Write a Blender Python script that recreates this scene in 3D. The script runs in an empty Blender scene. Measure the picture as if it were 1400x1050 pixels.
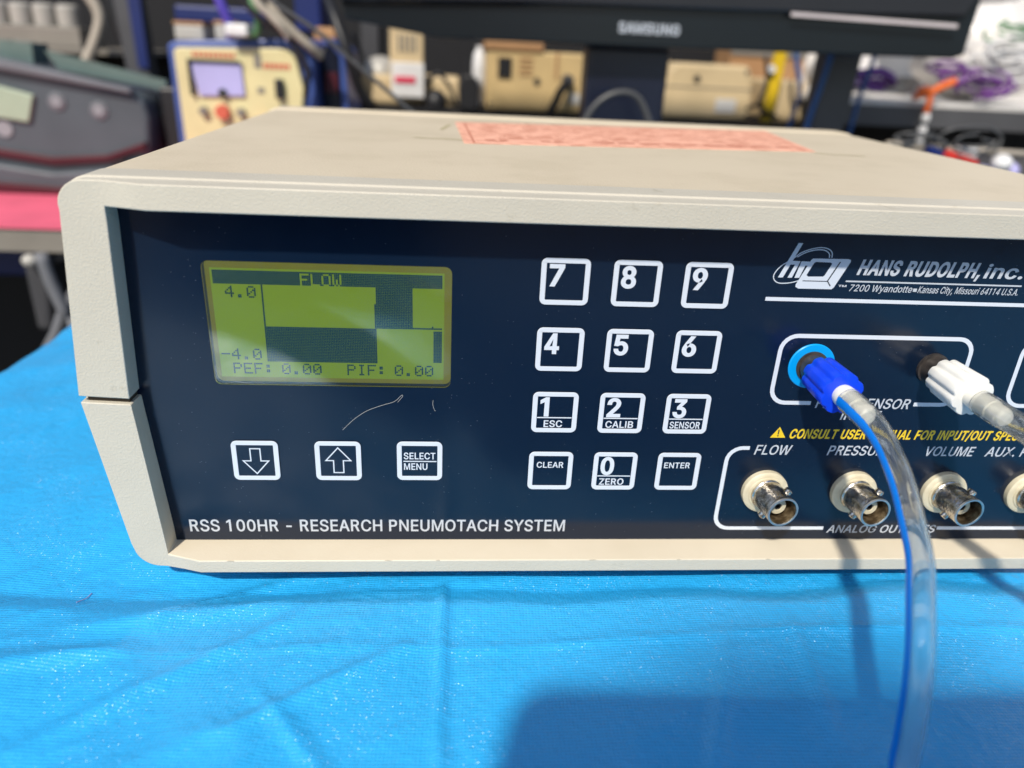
import bpy, bmesh, math, random, json
from math import sin, cos, pi, radians, hypot, atan2
from mathutils import Vector, Matrix, noise
from mathutils.geometry import tessellate_polygon
random.seed(7)
S = 0.001                      # every number below is in millimetres
SC = bpy.context.scene
COL = SC.collection

# ------------------------------------------------------------------ camera
cam_loc = Vector((-27.39, -176.81, 51.47))
ca, cb, cc = -0.08806, -0.42061, -0.05151
R3 = Matrix.Rotation(ca, 3, 'Z') @ Matrix.Rotation(cb, 3, 'X') @ Matrix.Rotation(cc, 3, 'Y')
cd = bpy.data.cameras.new('camera'); cam = bpy.data.objects.new('camera', cd); COL.objects.link(cam)
M4 = (R3 @ Matrix(((1, 0, 0), (0, 0, -1), (0, 1, 0)))).to_4x4()
M4.translation = cam_loc * S
cam.matrix_world = M4
cd.sensor_width = 36; cd.lens = 1019.8 / 1400 * 36
cd.clip_start = 0.005; cd.clip_end = 50
cd.dof.use_dof = True; cd.dof.focus_distance = 0.197; cd.dof.aperture_fstop = 8.8
SC.camera = cam

# ------------------------------------------------------------------ light
SUN = Vector((-0.47, -1.0, 1.16)).normalized()
w = bpy.data.worlds.new('World'); SC.world = w; w.use_nodes = True
nt = w.node_tree
sky = nt.nodes.new('ShaderNodeTexSky'); sky.sky_type = 'NISHITA'; sky.sun_disc = False
sky.sun_elevation = math.asin(SUN.z); sky.sun_rotation = atan2(SUN.x, SUN.y)
nt.links.new(sky.outputs[0], nt.nodes['Background'].inputs[0])
nt.nodes['Background'].inputs[1].default_value = 0.14
sl = bpy.data.lights.new('sun', 'SUN'); sl.energy = 4.3; sl.angle = radians(2.4); sl.color = (1, 0.93, 0.82)
so = bpy.data.objects.new('sun', sl); COL.objects.link(so); so.rotation_euler = SUN.to_track_quat('Z', 'Y').to_euler()
so.location = (0, 0, 2)
SC.view_settings.view_transform = 'Standard'; SC.view_settings.look = 'None'
SC.view_settings.exposure = 0.12; SC.view_settings.gamma = 1.0

# ------------------------------------------------------------------ materials
def mat(name, col, rough=0.5, metal=0.0, spec=0.5, bump=None, mottle=None, emit=None, trans=0.0, ior=1.45, alpha=None):
    m = bpy.data.materials.new(name); m.use_nodes = True
    n = m.node_tree.nodes; l = m.node_tree.links; b = n['Principled BSDF']
    b.inputs['Base Color'].default_value = (*col, 1); b.inputs['Roughness'].default_value = rough
    b.inputs['Metallic'].default_value = metal; b.inputs['Specular IOR Level'].default_value = spec
    b.inputs['Transmission Weight'].default_value = trans; b.inputs['IOR'].default_value = ior
    if emit: b.inputs['Emission Color'].default_value = (*col, 1); b.inputs['Emission Strength'].default_value = emit
    if alpha is not None: b.inputs['Alpha'].default_value = alpha
    tc = n.new('ShaderNodeTexCoord')
    if mottle:                                       # (scale per mm, amount, second colour)
        nz = n.new('ShaderNodeTexNoise'); nz.inputs['Scale'].default_value = mottle[0] / S; nz.inputs['Detail'].default_value = 5
        l.new(tc.outputs['Object'], nz.inputs['Vector'])
        cr = n.new('ShaderNodeValToRGB'); cr.color_ramp.elements[0].position = mottle[1][0]; cr.color_ramp.elements[1].position = mottle[1][1]
        cr.color_ramp.elements[0].color = (*mottle[2], 1); cr.color_ramp.elements[1].color = (*col, 1)
        l.new(nz.outputs['Fac'], cr.inputs[0]); l.new(cr.outputs[0], b.inputs['Base Color'])
    if bump:                                         # (kind, scale per mm, distance mm)
        if bump[0] == 'vor':
            t = n.new('ShaderNodeTexVoronoi'); t.feature = 'SMOOTH_F1'; o_ = 'Distance'
        else:
            t = n.new('ShaderNodeTexNoise'); t.inputs['Detail'].default_value = 3; o_ = 'Fac'
        t.inputs['Scale'].default_value = bump[1] / S
        l.new(tc.outputs['Object'], t.inputs['Vector'])
        bp = n.new('ShaderNodeBump'); bp.inputs['Distance'].default_value = bump[2] * S; bp.inputs['Strength'].default_value = 1
        l.new(t.outputs[o_], bp.inputs['Height']); l.new(bp.outputs[0], b.inputs['Normal'])
    return m

M = {}
M['case'] = mat('textured_beige_paint', (0.56, 0.52, 0.425), 0.42, bump=('vor', 2.3, 0.075), mottle=(0.05, (0.3, 0.7), (0.53, 0.49, 0.40)))
M['cover'] = mat('beige_cover_paint', (0.61, 0.525, 0.385), 0.5, bump=('noise', 1.3, 0.10), mottle=(0.03, (0.35, 0.65), (0.585, 0.50, 0.365)))
def wear(m, dark, scale, lo, hi):
    n = m.node_tree.nodes; l = m.node_tree.links; b = n['Principled BSDF']; src = b.inputs['Base Color'].links[0].from_socket
    tc = n.new('ShaderNodeTexCoord'); t = n.new('ShaderNodeTexNoise'); t.inputs['Scale'].default_value = scale / S; t.inputs['Detail'].default_value = 8; t.inputs['Roughness'].default_value = 0.7
    l.new(tc.outputs['Object'], t.inputs['Vector']); cr = n.new('ShaderNodeValToRGB'); cr.color_ramp.elements[0].position = lo; cr.color_ramp.elements[1].position = hi
    cr.color_ramp.elements[0].color = (1, 1, 1, 1); cr.color_ramp.elements[1].color = (0, 0, 0, 1); l.new(t.outputs['Fac'], cr.inputs[0])
    mx = n.new('ShaderNodeMixRGB'); mx.inputs[2].default_value = (*dark, 1); l.new(cr.outputs[0], mx.inputs[0]); l.new(src, mx.inputs[1]); l.new(mx.outputs[0], b.inputs['Base Color'])
wear(M['case'], (0.42, 0.38, 0.29), 0.11, 0.27, 0.37); wear(M['cover'], (0.56, 0.48, 0.345), 0.03, 0.36, 0.5)
M['white_print'] = mat('white_print', (0.64, 0.68, 0.74), 0.45)
M['grey_print'] = mat('silver_print', (0.50, 0.53, 0.58), 0.45)
M['dark_print'] = mat('dark_print', (0.012, 0.018, 0.03), 0.4)
M['yellow_print'] = mat('yellow_print', (0.80, 0.55, 0.02), 0.45)
M['blue_ring'] = mat('sky_blue_plastic', (0.0, 0.33, 0.80), 0.35)
M['socket'] = mat('black_socket', (0.02, 0.018, 0.017), 0.35, mottle=(0.4, (0.4, 0.7), (0.05, 0.042, 0.037)), bump=('noise', 2.0, 0.05))
M['blue_nut'] = mat('royal_blue_nylon', (0.004, 0.055, 0.75), 0.33)
M['white_nut'] = mat('white_nylon', (0.80, 0.79, 0.74), 0.35)
for k, r in (('blue_nut', (0.0, 0.1, 1)), ('white_nut', (1, .95, .85))):
    b = M[k].node_tree.nodes['Principled BSDF']; b.inputs['Subsurface Weight'].default_value = 0.25
    b.inputs['Subsurface Radius'].default_value = (0.001, 0.001, 0.001); b.inputs['Subsurface Scale'].default_value = 1.0
M['barb'] = mat('cream_barb_plastic', (0.78, 0.75, 0.66), 0.4)
M['stripe'] = mat('blue_tube_stripe', (0.0, 0.20, 0.75), 0.3)
M['tube'] = mat('clear_vinyl', (0.96, 0.97, 0.96), 0.03, trans=1.0, ior=1.42)
M['tube'].node_tree.nodes['Principled BSDF'].inputs['Transmission Weight'].default_value = 0.985
n, l, b = (M['tube'].node_tree.nodes, M['tube'].node_tree.links, M['tube'].node_tree.nodes['Principled BSDF'])
tr = n.new('ShaderNodeBsdfTransparent'); tr.inputs[0].default_value = (0.95, 0.96, 0.96, 1); ms = n.new('ShaderNodeMixShader'); ms.inputs[0].default_value = 0.82
l.new(tr.outputs[0], ms.inputs[1]); l.new(b.outputs[0], ms.inputs[2]); l.new(ms.outputs[0], n['Material Output'].inputs[0])
M['nickel'] = mat('worn_nickel', (0.78, 0.74, 0.67), 0.22, metal=1.0, mottle=(0.5, (0.36, 0.6), (0.30, 0.26, 0.20)), bump=('noise', 1.5, 0.12))
M['nickel_rim'] = mat('bright_nickel', (0.60, 0.59, 0.56), 0.5, metal=1.0)
M['brass'] = mat('tarnished_bore', (0.30, 0.23, 0.14), 0.45, metal=0.7, mottle=(0.6, (0.4, 0.65), (0.10, 0.07, 0.04)))
M['cream'] = mat('cream_insulator', (0.66, 0.60, 0.44), 0.45, mottle=(0.25, (0.3, 0.6), (0.54, 0.47, 0.32)))
M['black'] = mat('black_plastic', (0.012, 0.012, 0.014), 0.45)
M['gap'] = mat('dark_seam_strip', (0.06, 0.045, 0.03), 0.8)  # dark brown filling of the seam between the case halves
M['chip'] = mat('chipped_edge', (0.44, 0.40, 0.31), 0.6)
M['sticker_line'] = mat('sticker_ink', (0.52, 0.19, 0.12), 0.5)

def nodes_of(m): return m.node_tree.nodes, m.node_tree.links, m.node_tree.nodes['Principled BSDF']
# glossy navy overlay with dust
m = mat('navy_overlay_film', (0.0035, 0.0105, 0.0265), 0.16, spec=0.5)
n, l, b = nodes_of(m); tc = n.new('ShaderNodeTexCoord')
vo = n.new('ShaderNodeTexVoronoi'); vo.inputs['Scale'].default_value = 0.42 / S; l.new(tc.outputs['Object'], vo.inputs['Vector'])
mp = n.new('ShaderNodeMapping'); mp.inputs['Scale'].default_value = (1, 1, 2.2); l.new(tc.outputs['Object'], mp.inputs[0]); l.new(mp.outputs[0], vo.inputs['Vector'])
lt = n.new('ShaderNodeMath'); lt.operation = 'LESS_THAN'; lt.inputs[1].default_value = 0.055; l.new(vo.outputs['Distance'], lt.inputs[0])
nz = n.new('ShaderNodeTexNoise'); nz.inputs['Scale'].default_value = 0.05 / S; l.new(tc.outputs['Object'], nz.inputs['Vector'])
gt = n.new('ShaderNodeMath'); gt.operation = 'GREATER_THAN'; gt.inputs[1].default_value = 0.5; l.new(nz.outputs['Fac'], gt.inputs[0])
mu = n.new('ShaderNodeMath'); mu.operation = 'MULTIPLY'; l.new(lt.outputs[0], mu.inputs[0]); l.new(gt.outputs[0], mu.inputs[1])
sc_ = n.new('ShaderNodeMath'); sc_.operation = 'MULTIPLY'; sc_.inputs[1].default_value = 0.22; l.new(mu.outputs[0], sc_.inputs[0])
mx = n.new('ShaderNodeMixRGB'); mx.inputs[1].default_value = (0.0035, 0.0105, 0.0265, 1); mx.inputs[2].default_value = (0.6, 0.65, 0.7, 1)
l.new(sc_.outputs[0], mx.inputs[0]); l.new(mx.outputs[0], b.inputs['Base Color'])
n2 = n.new('ShaderNodeTexNoise'); n2.inputs['Scale'].default_value = 0.09 / S; n2.inputs['Detail'].default_value = 6; l.new(tc.outputs['Object'], n2.inputs['Vector'])
mr = n.new('ShaderNodeMapRange'); mr.inputs['To Min'].default_value = 0.12; mr.inputs['To Max'].default_value = 0.27; l.new(n2.outputs['Fac'], mr.inputs[0]); l.new(mr.outputs[0], b.inputs['Roughness'])
M['navy'] = m
# silver print of the logo, one even tone
M['logo'] = mat('silver_logo_print', (0.60, 0.65, 0.72), 0.4)
# lcd
M['lcd'] = mat('lcd_yellow_green', (0.32, 0.48, 0.003), 0.5, emit=0.44)
M['lcd_edge'] = mat('lcd_olive_surround', (0.37, 0.37, 0.004), 0.5, emit=0.36, mottle=(0.05, (0.3, 0.7), (0.17, 0.13, 0.004)))
M['lcd_dot'] = mat('lcd_dark_dots', (0.001, 0.055, 0.085), 0.6, emit=0.30)
# window: clear sheet with a mirror film reflection
m = bpy.data.materials.new('clear_window'); m.use_nodes = True; n = m.node_tree.nodes; l = m.node_tree.links
n.remove(n['Principled BSDF']); tr = n.new('ShaderNodeBsdfTransparent'); gl = n.new('ShaderNodeBsdfGlossy'); gl.inputs['Roughness'].default_value = 0.045
fr = n.new('ShaderNodeFresnel'); fr.inputs[0].default_value = 1.6; ms = n.new('ShaderNodeMixShader')
ml = n.new('ShaderNodeMath'); ml.operation = 'MULTIPLY'; ml.inputs[1].default_value = 1.85; l.new(fr.outputs[0], ml.inputs[0])
l.new(ml.outputs[0], ms.inputs[0]); l.new(tr.outputs[0], ms.inputs[1]); l.new(gl.outputs[0], ms.inputs[2]); l.new(ms.outputs[0], n['Material Output'].inputs[0])
M['window'] = m
# orange sticker
m = mat('faded_orange_sticker', (0.86, 0.46, 0.33), 0.55)
n, l, b = nodes_of(m); tc = n.new('ShaderNodeTexCoord'); mp = n.new('ShaderNodeMapping'); mp.inputs['Scale'].default_value = (0.10 / S, 0.22 / S, 1); l.new(tc.outputs['Object'], mp.inputs[0])
nz = n.new('ShaderNodeTexNoise'); nz.inputs['Detail'].default_value = 6; nz.inputs['Roughness'].default_value = 0.7; nz.inputs['Scale'].default_value = 1; l.new(mp.outputs[0], nz.inputs['Vector'])
cr = n.new('ShaderNodeValToRGB'); e = cr.color_ramp.elements; e[0].position = 0.40; e[0].color = (0.58, 0.24, 0.15, 1); e[1].position = 0.52; e[1].color = (0.88, 0.47, 0.33, 1)
l.new(nz.outputs['Fac'], cr.inputs[0]); l.new(cr.outputs[0], b.inputs['Base Color'])
M['sticker'] = m
# woven tarpaulin
m = mat('blue_woven_tarp', (0.025, 0.43, 0.85), 0.4, spec=0.45)
n, l, b = nodes_of(m); tc = n.new('ShaderNodeTexCoord')
mp = n.new('ShaderNodeMapping'); mp.inputs['Scale'].default_value = (1 / S, 1 / S, 1 / S); mp.inputs['Rotation'].default_value = (0, 0, 0.03); l.new(tc.outputs['Object'], mp.inputs[0])
sx = n.new('ShaderNodeSeparateXYZ'); l.new(mp.outputs[0], sx.inputs[0])
def mth(op, a=None, b_=None):
    q = n.new('ShaderNodeMath'); q.operation = op
    for i, v in ((0, a), (1, b_)):
        if v is None: continue
        if isinstance(v, (int, float)): q.inputs[i].default_value = v
        else: l.new(v, q.inputs[i])
    return q.outputs[0]
PW = 0.85
wx = mth('ABSOLUTE', mth('SINE', mth('MULTIPLY', sx.outputs[0], pi / PW)))
wy = mth('ABSOLUTE', mth('SINE', mth('MULTIPLY', sx.outputs[1], pi / PW)))
weave = mth('ADD', mth('MULTIPLY', wx, 0.5), mth('MULTIPLY', wy, 1.0))
cell = n.new('ShaderNodeTexWhiteNoise'); cell.noise_dimensions = '2D'
cx = n.new('ShaderNodeCombineXYZ'); l.new(mth('FLOOR', mth('DIVIDE', sx.outputs[0], PW)), cx.inputs[0]); l.new(mth('FLOOR', mth('DIVIDE', sx.outputs[1], PW)), cx.inputs[1]); l.new(cx.outputs[0], cell.inputs['Vector'])
fn = n.new('ShaderNodeTexNoise'); fn.inputs['Scale'].default_value = 0.35; fn.inputs['Detail'].default_value = 4; l.new(mp.outputs[0], fn.inputs['Vector'])
h = mth('ADD', mth('MULTIPLY', weave, 0.5), mth('MULTIPLY', fn.outputs['Fac'], 3.2))
bp = n.new('ShaderNodeBump'); bp.inputs['Distance'].default_value = 0.12 * S; l.new(h, bp.inputs['Height']); l.new(bp.outputs[0], b.inputs['Normal'])
big = n.new('ShaderNodeTexNoise'); big.inputs['Scale'].default_value = 0.03; big.inputs['Detail'].default_value = 4; l.new(mp.outputs[0], big.inputs['Vector'])
rr = n.new('ShaderNodeMapRange'); rr.inputs['From Min'].default_value = 0.35; rr.inputs['From Max'].default_value = 0.65; rr.inputs['To Min'].default_value = 0.26; rr.inputs['To Max'].default_value = 0.42; l.new(big.outputs['Fac'], rr.inputs[0]); l.new(rr.outputs[0], b.inputs['Roughness'])
gd = mth('GREATER_THAN', weave, 0.25)
mx = n.new('ShaderNodeMixRGB'); mx.inputs[1].default_value = (0.014, 0.345, 0.77, 1); mx.inputs[2].default_value = (0.024, 0.40, 0.82, 1); l.new(gd, mx.inputs[0]); l.new(mx.outputs[0], b.inputs['Base Color'])
gc = n.new('ShaderNodeTexWhiteNoise'); gc.noise_dimensions = '2D'; gx = n.new('ShaderNodeCombineXYZ')
l.new(mth('FLOOR', mth('DIVIDE', sx.outputs[0], PW * 0.2)), gx.inputs[0]); l.new(mth('FLOOR', mth('DIVIDE', sx.outputs[1], PW * 0.2)), gx.inputs[1]); l.new(gx.outputs[0], gc.inputs['Vector'])
vm = n.new('ShaderNodeVectorMath'); vm.operation = 'SUBTRACT'; l.new(gc.outputs['Color'], vm.inputs[0]); vm.inputs[1].default_value = (0.5, 0.5, 0.5)
pn = n.new('ShaderNodeTexNoise'); pn.inputs['Scale'].default_value = 0.055; pn.inputs['Detail'].default_value = 3; l.new(mp.outputs[0], pn.inputs['Vector'])
pr_ = n.new('ShaderNodeMapRange'); pr_.inputs['From Min'].default_value = 0.42; pr_.inputs['From Max'].default_value = 0.58; pr_.inputs['To Min'].default_value = 0.35; pr_.inputs['To Max'].default_value = 1.35; l.new(pn.outputs['Fac'], pr_.inputs[0])
vs_ = n.new('ShaderNodeVectorMath'); vs_.operation = 'SCALE'; l.new(vm.outputs[0], vs_.inputs[0]); l.new(pr_.outputs[0], vs_.inputs['Scale'])
va = n.new('ShaderNodeVectorMath'); va.operation = 'ADD'; l.new(vs_.outputs[0], va.inputs[0]); l.new(bp.outputs[0], va.inputs[1])
vn = n.new('ShaderNodeVectorMath'); vn.operation = 'NORMALIZE'; l.new(va.outputs[0], vn.inputs[0])
b.inputs['Coat Weight'].default_value = 1.0; b.inputs['Coat Roughness'].default_value = 0.27; b.inputs['Coat IOR'].default_value = 1.5; l.new(vn.outputs[0], b.inputs['Coat Normal'])
M['tarp'] = m
# plain background materials
for k, c, r in (('grey_light', (0.26, 0.265, 0.28), 0.7), ('rubber_grey', (0.08, 0.095, 0.11), 0.35), ('maroon', (0.06, 0.004, 0.012), 0.4), ('pink', (0.80, 0.13, 0.21), 0.6), ('board_edge', (0.22, 0.20, 0.17), 0.5),
                ('lcd_pale', (0.36, 0.44, 0.32), 0.4), ('button_grey', (0.15, 0.155, 0.17), 0.7), ('case_blue', (0.05, 0.09, 0.30), 0.4), ('face_cream', (0.68, 0.60, 0.32), 0.5),
                ('meter_lilac', (0.42, 0.40, 0.68), 0.4), ('red', (0.55, 0.03, 0.02), 0.5), ('label_red', (0.60, 0.12, 0.07), 0.5), ('ink', (0.03, 0.03, 0.03), 0.5), ('navy_case', (0.005, 0.007, 0.02), 0.35),
                ('beige_box', (0.58, 0.42, 0.20), 0.55), ('beige_light', (0.62, 0.48, 0.28), 0.55), ('cardboard', (0.40, 0.22, 0.10), 0.7), ('white', (0.72, 0.71, 0.70), 0.5), ('pink_red', (0.7, 0.04, 0.10), 0.5),
                ('gloss_black', (0.003, 0.006, 0.009), 0.3), ('frame_black', (0.015, 0.015, 0.018), 0.35), ('grey_metal', (0.07, 0.07, 0.075), 0.5), ('silver', (0.42, 0.40, 0.36), 0.35), ('dark_wall', (0.007, 0.007, 0.009), 0.8),
                ('yellow', (0.75, 0.50, 0.01), 0.5), ('cord_blue', (0.02, 0.10, 0.30), 0.5), ('orange', (0.75, 0.14, 0.02), 0.5), ('purple', (0.16, 0.05, 0.24), 0.4), ('lilac', (0.45, 0.30, 0.50), 0.4),
                ('bag', (0.78, 0.74, 0.70), 0.3), ('shelf_white', (0.62, 0.60, 0.57), 0.45), ('green', (0.10, 0.26, 0.11), 0.5), ('strong_blue', (0.003, 0.014, 0.11), 0.5), ('cable_beige', (0.42, 0.37, 0.30), 0.5),
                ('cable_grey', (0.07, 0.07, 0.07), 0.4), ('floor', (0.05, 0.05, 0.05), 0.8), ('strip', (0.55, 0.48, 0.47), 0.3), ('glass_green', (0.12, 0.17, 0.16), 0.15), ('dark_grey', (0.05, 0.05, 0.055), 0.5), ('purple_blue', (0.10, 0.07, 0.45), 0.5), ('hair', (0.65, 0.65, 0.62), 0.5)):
    M[k] = mat(k + '_surface', c, r, mottle=(0.02, (0.3, 0.7), tuple(v * 0.8 for v in c)))
M['logo_white'] = mat('white_logo_paint', (0.45, 0.48, 0.52), 0.4)
m = M['bag_film'] = mat('clear_bag_film', (0.9, 0.9, 0.92), 0.18, trans=0.75, ior=1.2, bump=('noise', 0.05, 6.0))

# ------------------------------------------------------------------ object helpers
ORG = {}
def link(o, parent, org):
    COL.objects.link(o)
    if parent is not None:
        o.parent = parent; po = ORG[parent.name]
        o.location = (Vector(org) - Vector(po)) * S
    else: o.location = Vector(org) * S
    ORG[o.name] = tuple(org)
    return o
def tag(o, label=None, cat=None, group=None, kind=None):
    for k, v in (('label', label), ('category', cat), ('group', group), ('kind', kind)):
        if v: o[k] = v
    return o
def thing(name, org, label, cat, group=None):
    o = bpy.data.objects.new(name, None); o.empty_display_size = 0.01
    link(o, None, org); return tag(o, label, cat, group)
def add(name, geo, m, parent=None, org=None, smooth=None, bevel=None, bseg=2):
    """geo = (verts, faces) in world mm"""
    v, f = geo
    if org is None: org = ORG[parent.name] if parent is not None else v[0]
    me = bpy.data.meshes.new(name); O_ = Vector(org)
    me.from_pydata([(Vector(p) - O_) * S for p in v], [], f); me.materials.append(M[m] if isinstance(m, str) else m)
    me.validate(); o = bpy.data.objects.new(name, me); link(o, parent, org)
    if smooth is not None:
        for p in me.polygons: p.use_smooth = True
        if smooth: me.set_sharp_from_angle(angle=radians(smooth))
    if bevel:
        md = o.modifiers.new('bevel', 'BEVEL'); md.width = bevel * S; md.segments = bseg; md.limit_method = 'ANGLE'; md.angle_limit = radians(28)
    return o
def join(*gs):
    V, F = [], []
    for v, f in gs:
        k = len(V); V += list(v); F += [tuple(i + k for i in q) for q in f]
    return V, F
def box(x0, x1, y0, y1, z0, z1):
    v = [(x, y, z) for x in (x0, x1) for y in (y0, y1) for z in (z0, z1)]
    return v, [(0, 1, 3, 2), (4, 6, 7, 5), (0, 4, 5, 1), (2, 3, 7, 6), (0, 2, 6, 4), (1, 5, 7, 3)]
def ccw(p): return p if sum(p[i][0] * p[(i + 1) % len(p)][1] - p[(i + 1) % len(p)][0] * p[i][1] for i in range(len(p))) > 0 else p[::-1]
def sheet(polys, y):
    """flat shape facing -Y; polys = [outer, hole, ...] of (x,z)"""
    vv = [[Vector((p[0], p[1], 0)) for p in q] for q in polys]
    tris = tessellate_polygon(vv); flat = [p for q in polys for p in q]; F = []
    for a, b_, c in tris:
        A, B, C = flat[a], flat[b_], flat[c]
        ar = (B[0] - A[0]) * (C[1] - A[1]) - (B[1] - A[1]) * (C[0] - A[0])
        if abs(ar) < 1e-9: continue
        F.append((a, b_, c) if ar > 0 else (a, c, b_))
    return [(p[0], y, p[1]) for p in flat], F
def prism(poly, y0, y1):
    """poly (x,z) extruded from y0 (front) to y1 (back)"""
    poly = ccw(poly); k = len(poly)
    v = [(x, y0, z) for x, z in poly] + [(x, y1, z) for x, z in poly]
    return v, [tuple(range(k)), tuple(range(2 * k - 1, k - 1, -1))] + [(i, i + k, (i + 1) % k + k, (i + 1) % k) for i in range(k)]
def rrect(x0, x1, z0, z1, r, k=5):
    out = []
    for cx_, cz_, a in ((x1 - r, z1 - r, 0), (x0 + r, z1 - r, 90), (x0 + r, z0 + r, 180), (x1 - r, z0 + r, 270)):
        for i in range(k + 1):
            t = radians(a + 90 * i / k); out.append((cx_ + r * cos(t), cz_ + r * sin(t)))
    return out
def ring(poly_o, poly_i, y): return sheet([poly_o, poly_i], y)
def stroke(pts, wd, y, closed=False):
    """flat line of width wd along pts (x,z), mitred"""
    n_ = len(pts); Lf, Rt = [], []
    for i in range(n_):
        a = pts[i - 1] if (i > 0 or closed) else None; b_ = pts[i]; c = pts[(i + 1) % n_] if (i < n_ - 1 or closed) else None
        d = []
        for p, q in ((a, b_), (b_, c)):
            if p is None or q is None: continue
            L = hypot(q[0] - p[0], q[1] - p[1]) or 1; d.append(((q[0] - p[0]) / L, (q[1] - p[1]) / L))
        if len(d) == 1: d = d * 2
        nx, nz_ = -(d[0][1] + d[1][1]), d[0][0] + d[1][0]; L = hypot(nx, nz_) or 1; nx /= L; nz_ /= L
        k = 1 / max(0.4, nx * -d[0][1] + nz_ * d[0][0]); k *= wd / 2
        Lf.append((b_[0] + nx * k, y, b_[1] + nz_ * k)); Rt.append((b_[0] - nx * k, y, b_[1] - nz_ * k))
    v = Lf + Rt; F = []
    for i in range(n_ if closed else n_ - 1):
        j = (i + 1) % n_; F.append((i, i + n_, j + n_, j))
    return v, F
def lathe(prof, c, axis=(0, -1, 0), seg=48, mod=None, closed=True):
    """prof = [(r, t)] t along the axis from c"""
    A = Vector(axis).normalized(); U = A.orthogonal().normalized()
    if abs(A.y) > .8: U = Vector((0, 0, 1)); U = (U - A * U.dot(A)).normalized()
    W = A.cross(U); c = Vector(c); v = []; F = []
    for r, t in prof:
        for i in range(seg):
            th = 2 * pi * i / seg; rr_ = r + (mod(th, r, t) if mod else 0)
            v.append(tuple(c + A * t + (U * cos(th) + W * sin(th)) * rr_))
    n_ = len(prof)
    for j in range(n_ - 1 + (1 if closed == 'loop' else 0)):
        for i in range(seg):
            a = j * seg + i; b_ = j * seg + (i + 1) % seg; jn = (j + 1) % n_
            F.append((a, b_, jn * seg + (i + 1) % seg, jn * seg + i))
    if closed is True:
        F.append(tuple(range(seg - 1, -1, -1))); F.append(tuple((n_ - 1) * seg + i for i in range(seg)))
    return v, F
def spline(pts, k=8):
    P = [Vector(p) for p in pts]; P = [P[0] * 2 - P[1]] + P + [P[-1] * 2 - P[-2]]; out = []
    for i in range(1, len(P) - 2):
        for j in range(k):
            t = j / k; a, b_, c, d = P[i - 1:i + 3]
            out.append(0.5 * ((2 * b_) + (c - a) * t + (2 * a - 5 * b_ + 4 * c - d) * t * t + (3 * b_ - a - 3 * c + d) * t ** 3))
    out.append(P[-2]); return out
def frames(path, ref):
    """tangent + transported side vector"""
    out = []; u = Vector(ref)
    for i, p in enumerate(path):
        t = (path[min(i + 1, len(path) - 1)] - path[max(i - 1, 0)]).normalized()
        u = (u - t * u.dot(t)).normalized(); out.append((p, t, u, t.cross(u)))
    return out
def RR(p, r):                                        # the vinyl is stretched where it sits on the barb
    if r < 2.0 or r > 3.3: return r
    t_ = min(1, max(0, (-p.y - 26) / 12)); return r * (1 - (0.30 if r < 2.7 else 0.15) * t_)
def tube(pts, r, seg=10, k=6, ref=(0.3, 0.2, 1), inner=None, arc=None, smooth=True):
    path = spline(pts, k) if smooth else [Vector(p) for p in pts]
    fr_ = frames(path, ref); v = []; F = []; n_ = len(path)
    if arc:                                           # strip on the tube's side, a0..a1, radius r
        a0, a1, th_ = arc; m_ = 7
        for p, t, u, w_ in fr_:
            for q in range(m_ + 1):
                a = a0 + (a1 - a0) * q / m_; v.append(tuple(p + (u * cos(a) + w_ * sin(a)) * RR(p, r)))
            for q in range(m_, -1, -1):
                a = a0 + (a1 - a0) * q / m_; v.append(tuple(p + (u * cos(a) + w_ * sin(a)) * (RR(p, r) - th_)))
        s_ = 2 * m_ + 2
        for j in range(n_ - 1):
            for i in range(s_): F.append((j * s_ + i, (j + 1) * s_ + i, (j + 1) * s_ + (i + 1) % s_, j * s_ + (i + 1) % s_))
        F.append(tuple(range(s_))); F.append(tuple((n_ - 1) * s_ + i for i in range(s_ - 1, -1, -1)))
        return v, F
    for p, t, u, w_ in fr_:
        for i in range(seg):
            a = 2 * pi * i / seg; v.append(tuple(p + (u * cos(a) + w_ * sin(a)) * RR(p, r)))
    for j in range(n_ - 1):
        for i in range(seg): F.append((j * seg + i, j * seg + (i + 1) % seg, (j + 1) * seg + (i + 1) % seg, (j + 1) * seg + i))
    if inner:
        k0 = len(v)
        for p, t, u, w_ in fr_:
            for i in range(seg):
                a = 2 * pi * i / seg; v.append(tuple(p + (u * cos(a) + w_ * sin(a)) * RR(p, inner)))
        for j in range(n_ - 1):
            for i in range(seg): F.append((k0 + j * seg + (i + 1) % seg, k0 + j * seg + i, k0 + (j + 1) * seg + i, k0 + (j + 1) * seg + (i + 1) % seg))
        for i in range(seg):
            j = (i + 1) % seg; F.append((i, k0 + i, k0 + j, j)); e_ = (n_ - 1) * seg; F.append((e_ + i, e_ + j, k0 + e_ + j, k0 + e_ + i))
    else:
        F.append(tuple(range(seg - 1, -1, -1))); F.append(tuple((n_ - 1) * seg + i for i in range(seg)))
    return v, F

def blob(c, sx_, sy_, sz_, seed, amp=0.22, k=3):
    bm = bmesh.new(); bmesh.ops.create_icosphere(bm, subdivisions=k, radius=1)
    for v_ in bm.verts:
        d_ = 1 + amp * noise.noise(v_.co * 2.2 + Vector((seed, seed, 0))) + amp * .5 * noise.noise(v_.co * 6 + Vector((seed, 0, 0)))
        v_.co = Vector((c[0] + v_.co.x * sx_ * d_, c[1] + v_.co.y * sy_ * d_, max(c[2] - sz_ * .98, c[2] + v_.co.z * sz_ * d_)))
    bm.verts.index_update(); g = ([tuple(v_.co) for v_ in bm.verts], [tuple(v_.index for v_ in f.verts) for f in bm.faces]); bm.free(); return g

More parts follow.
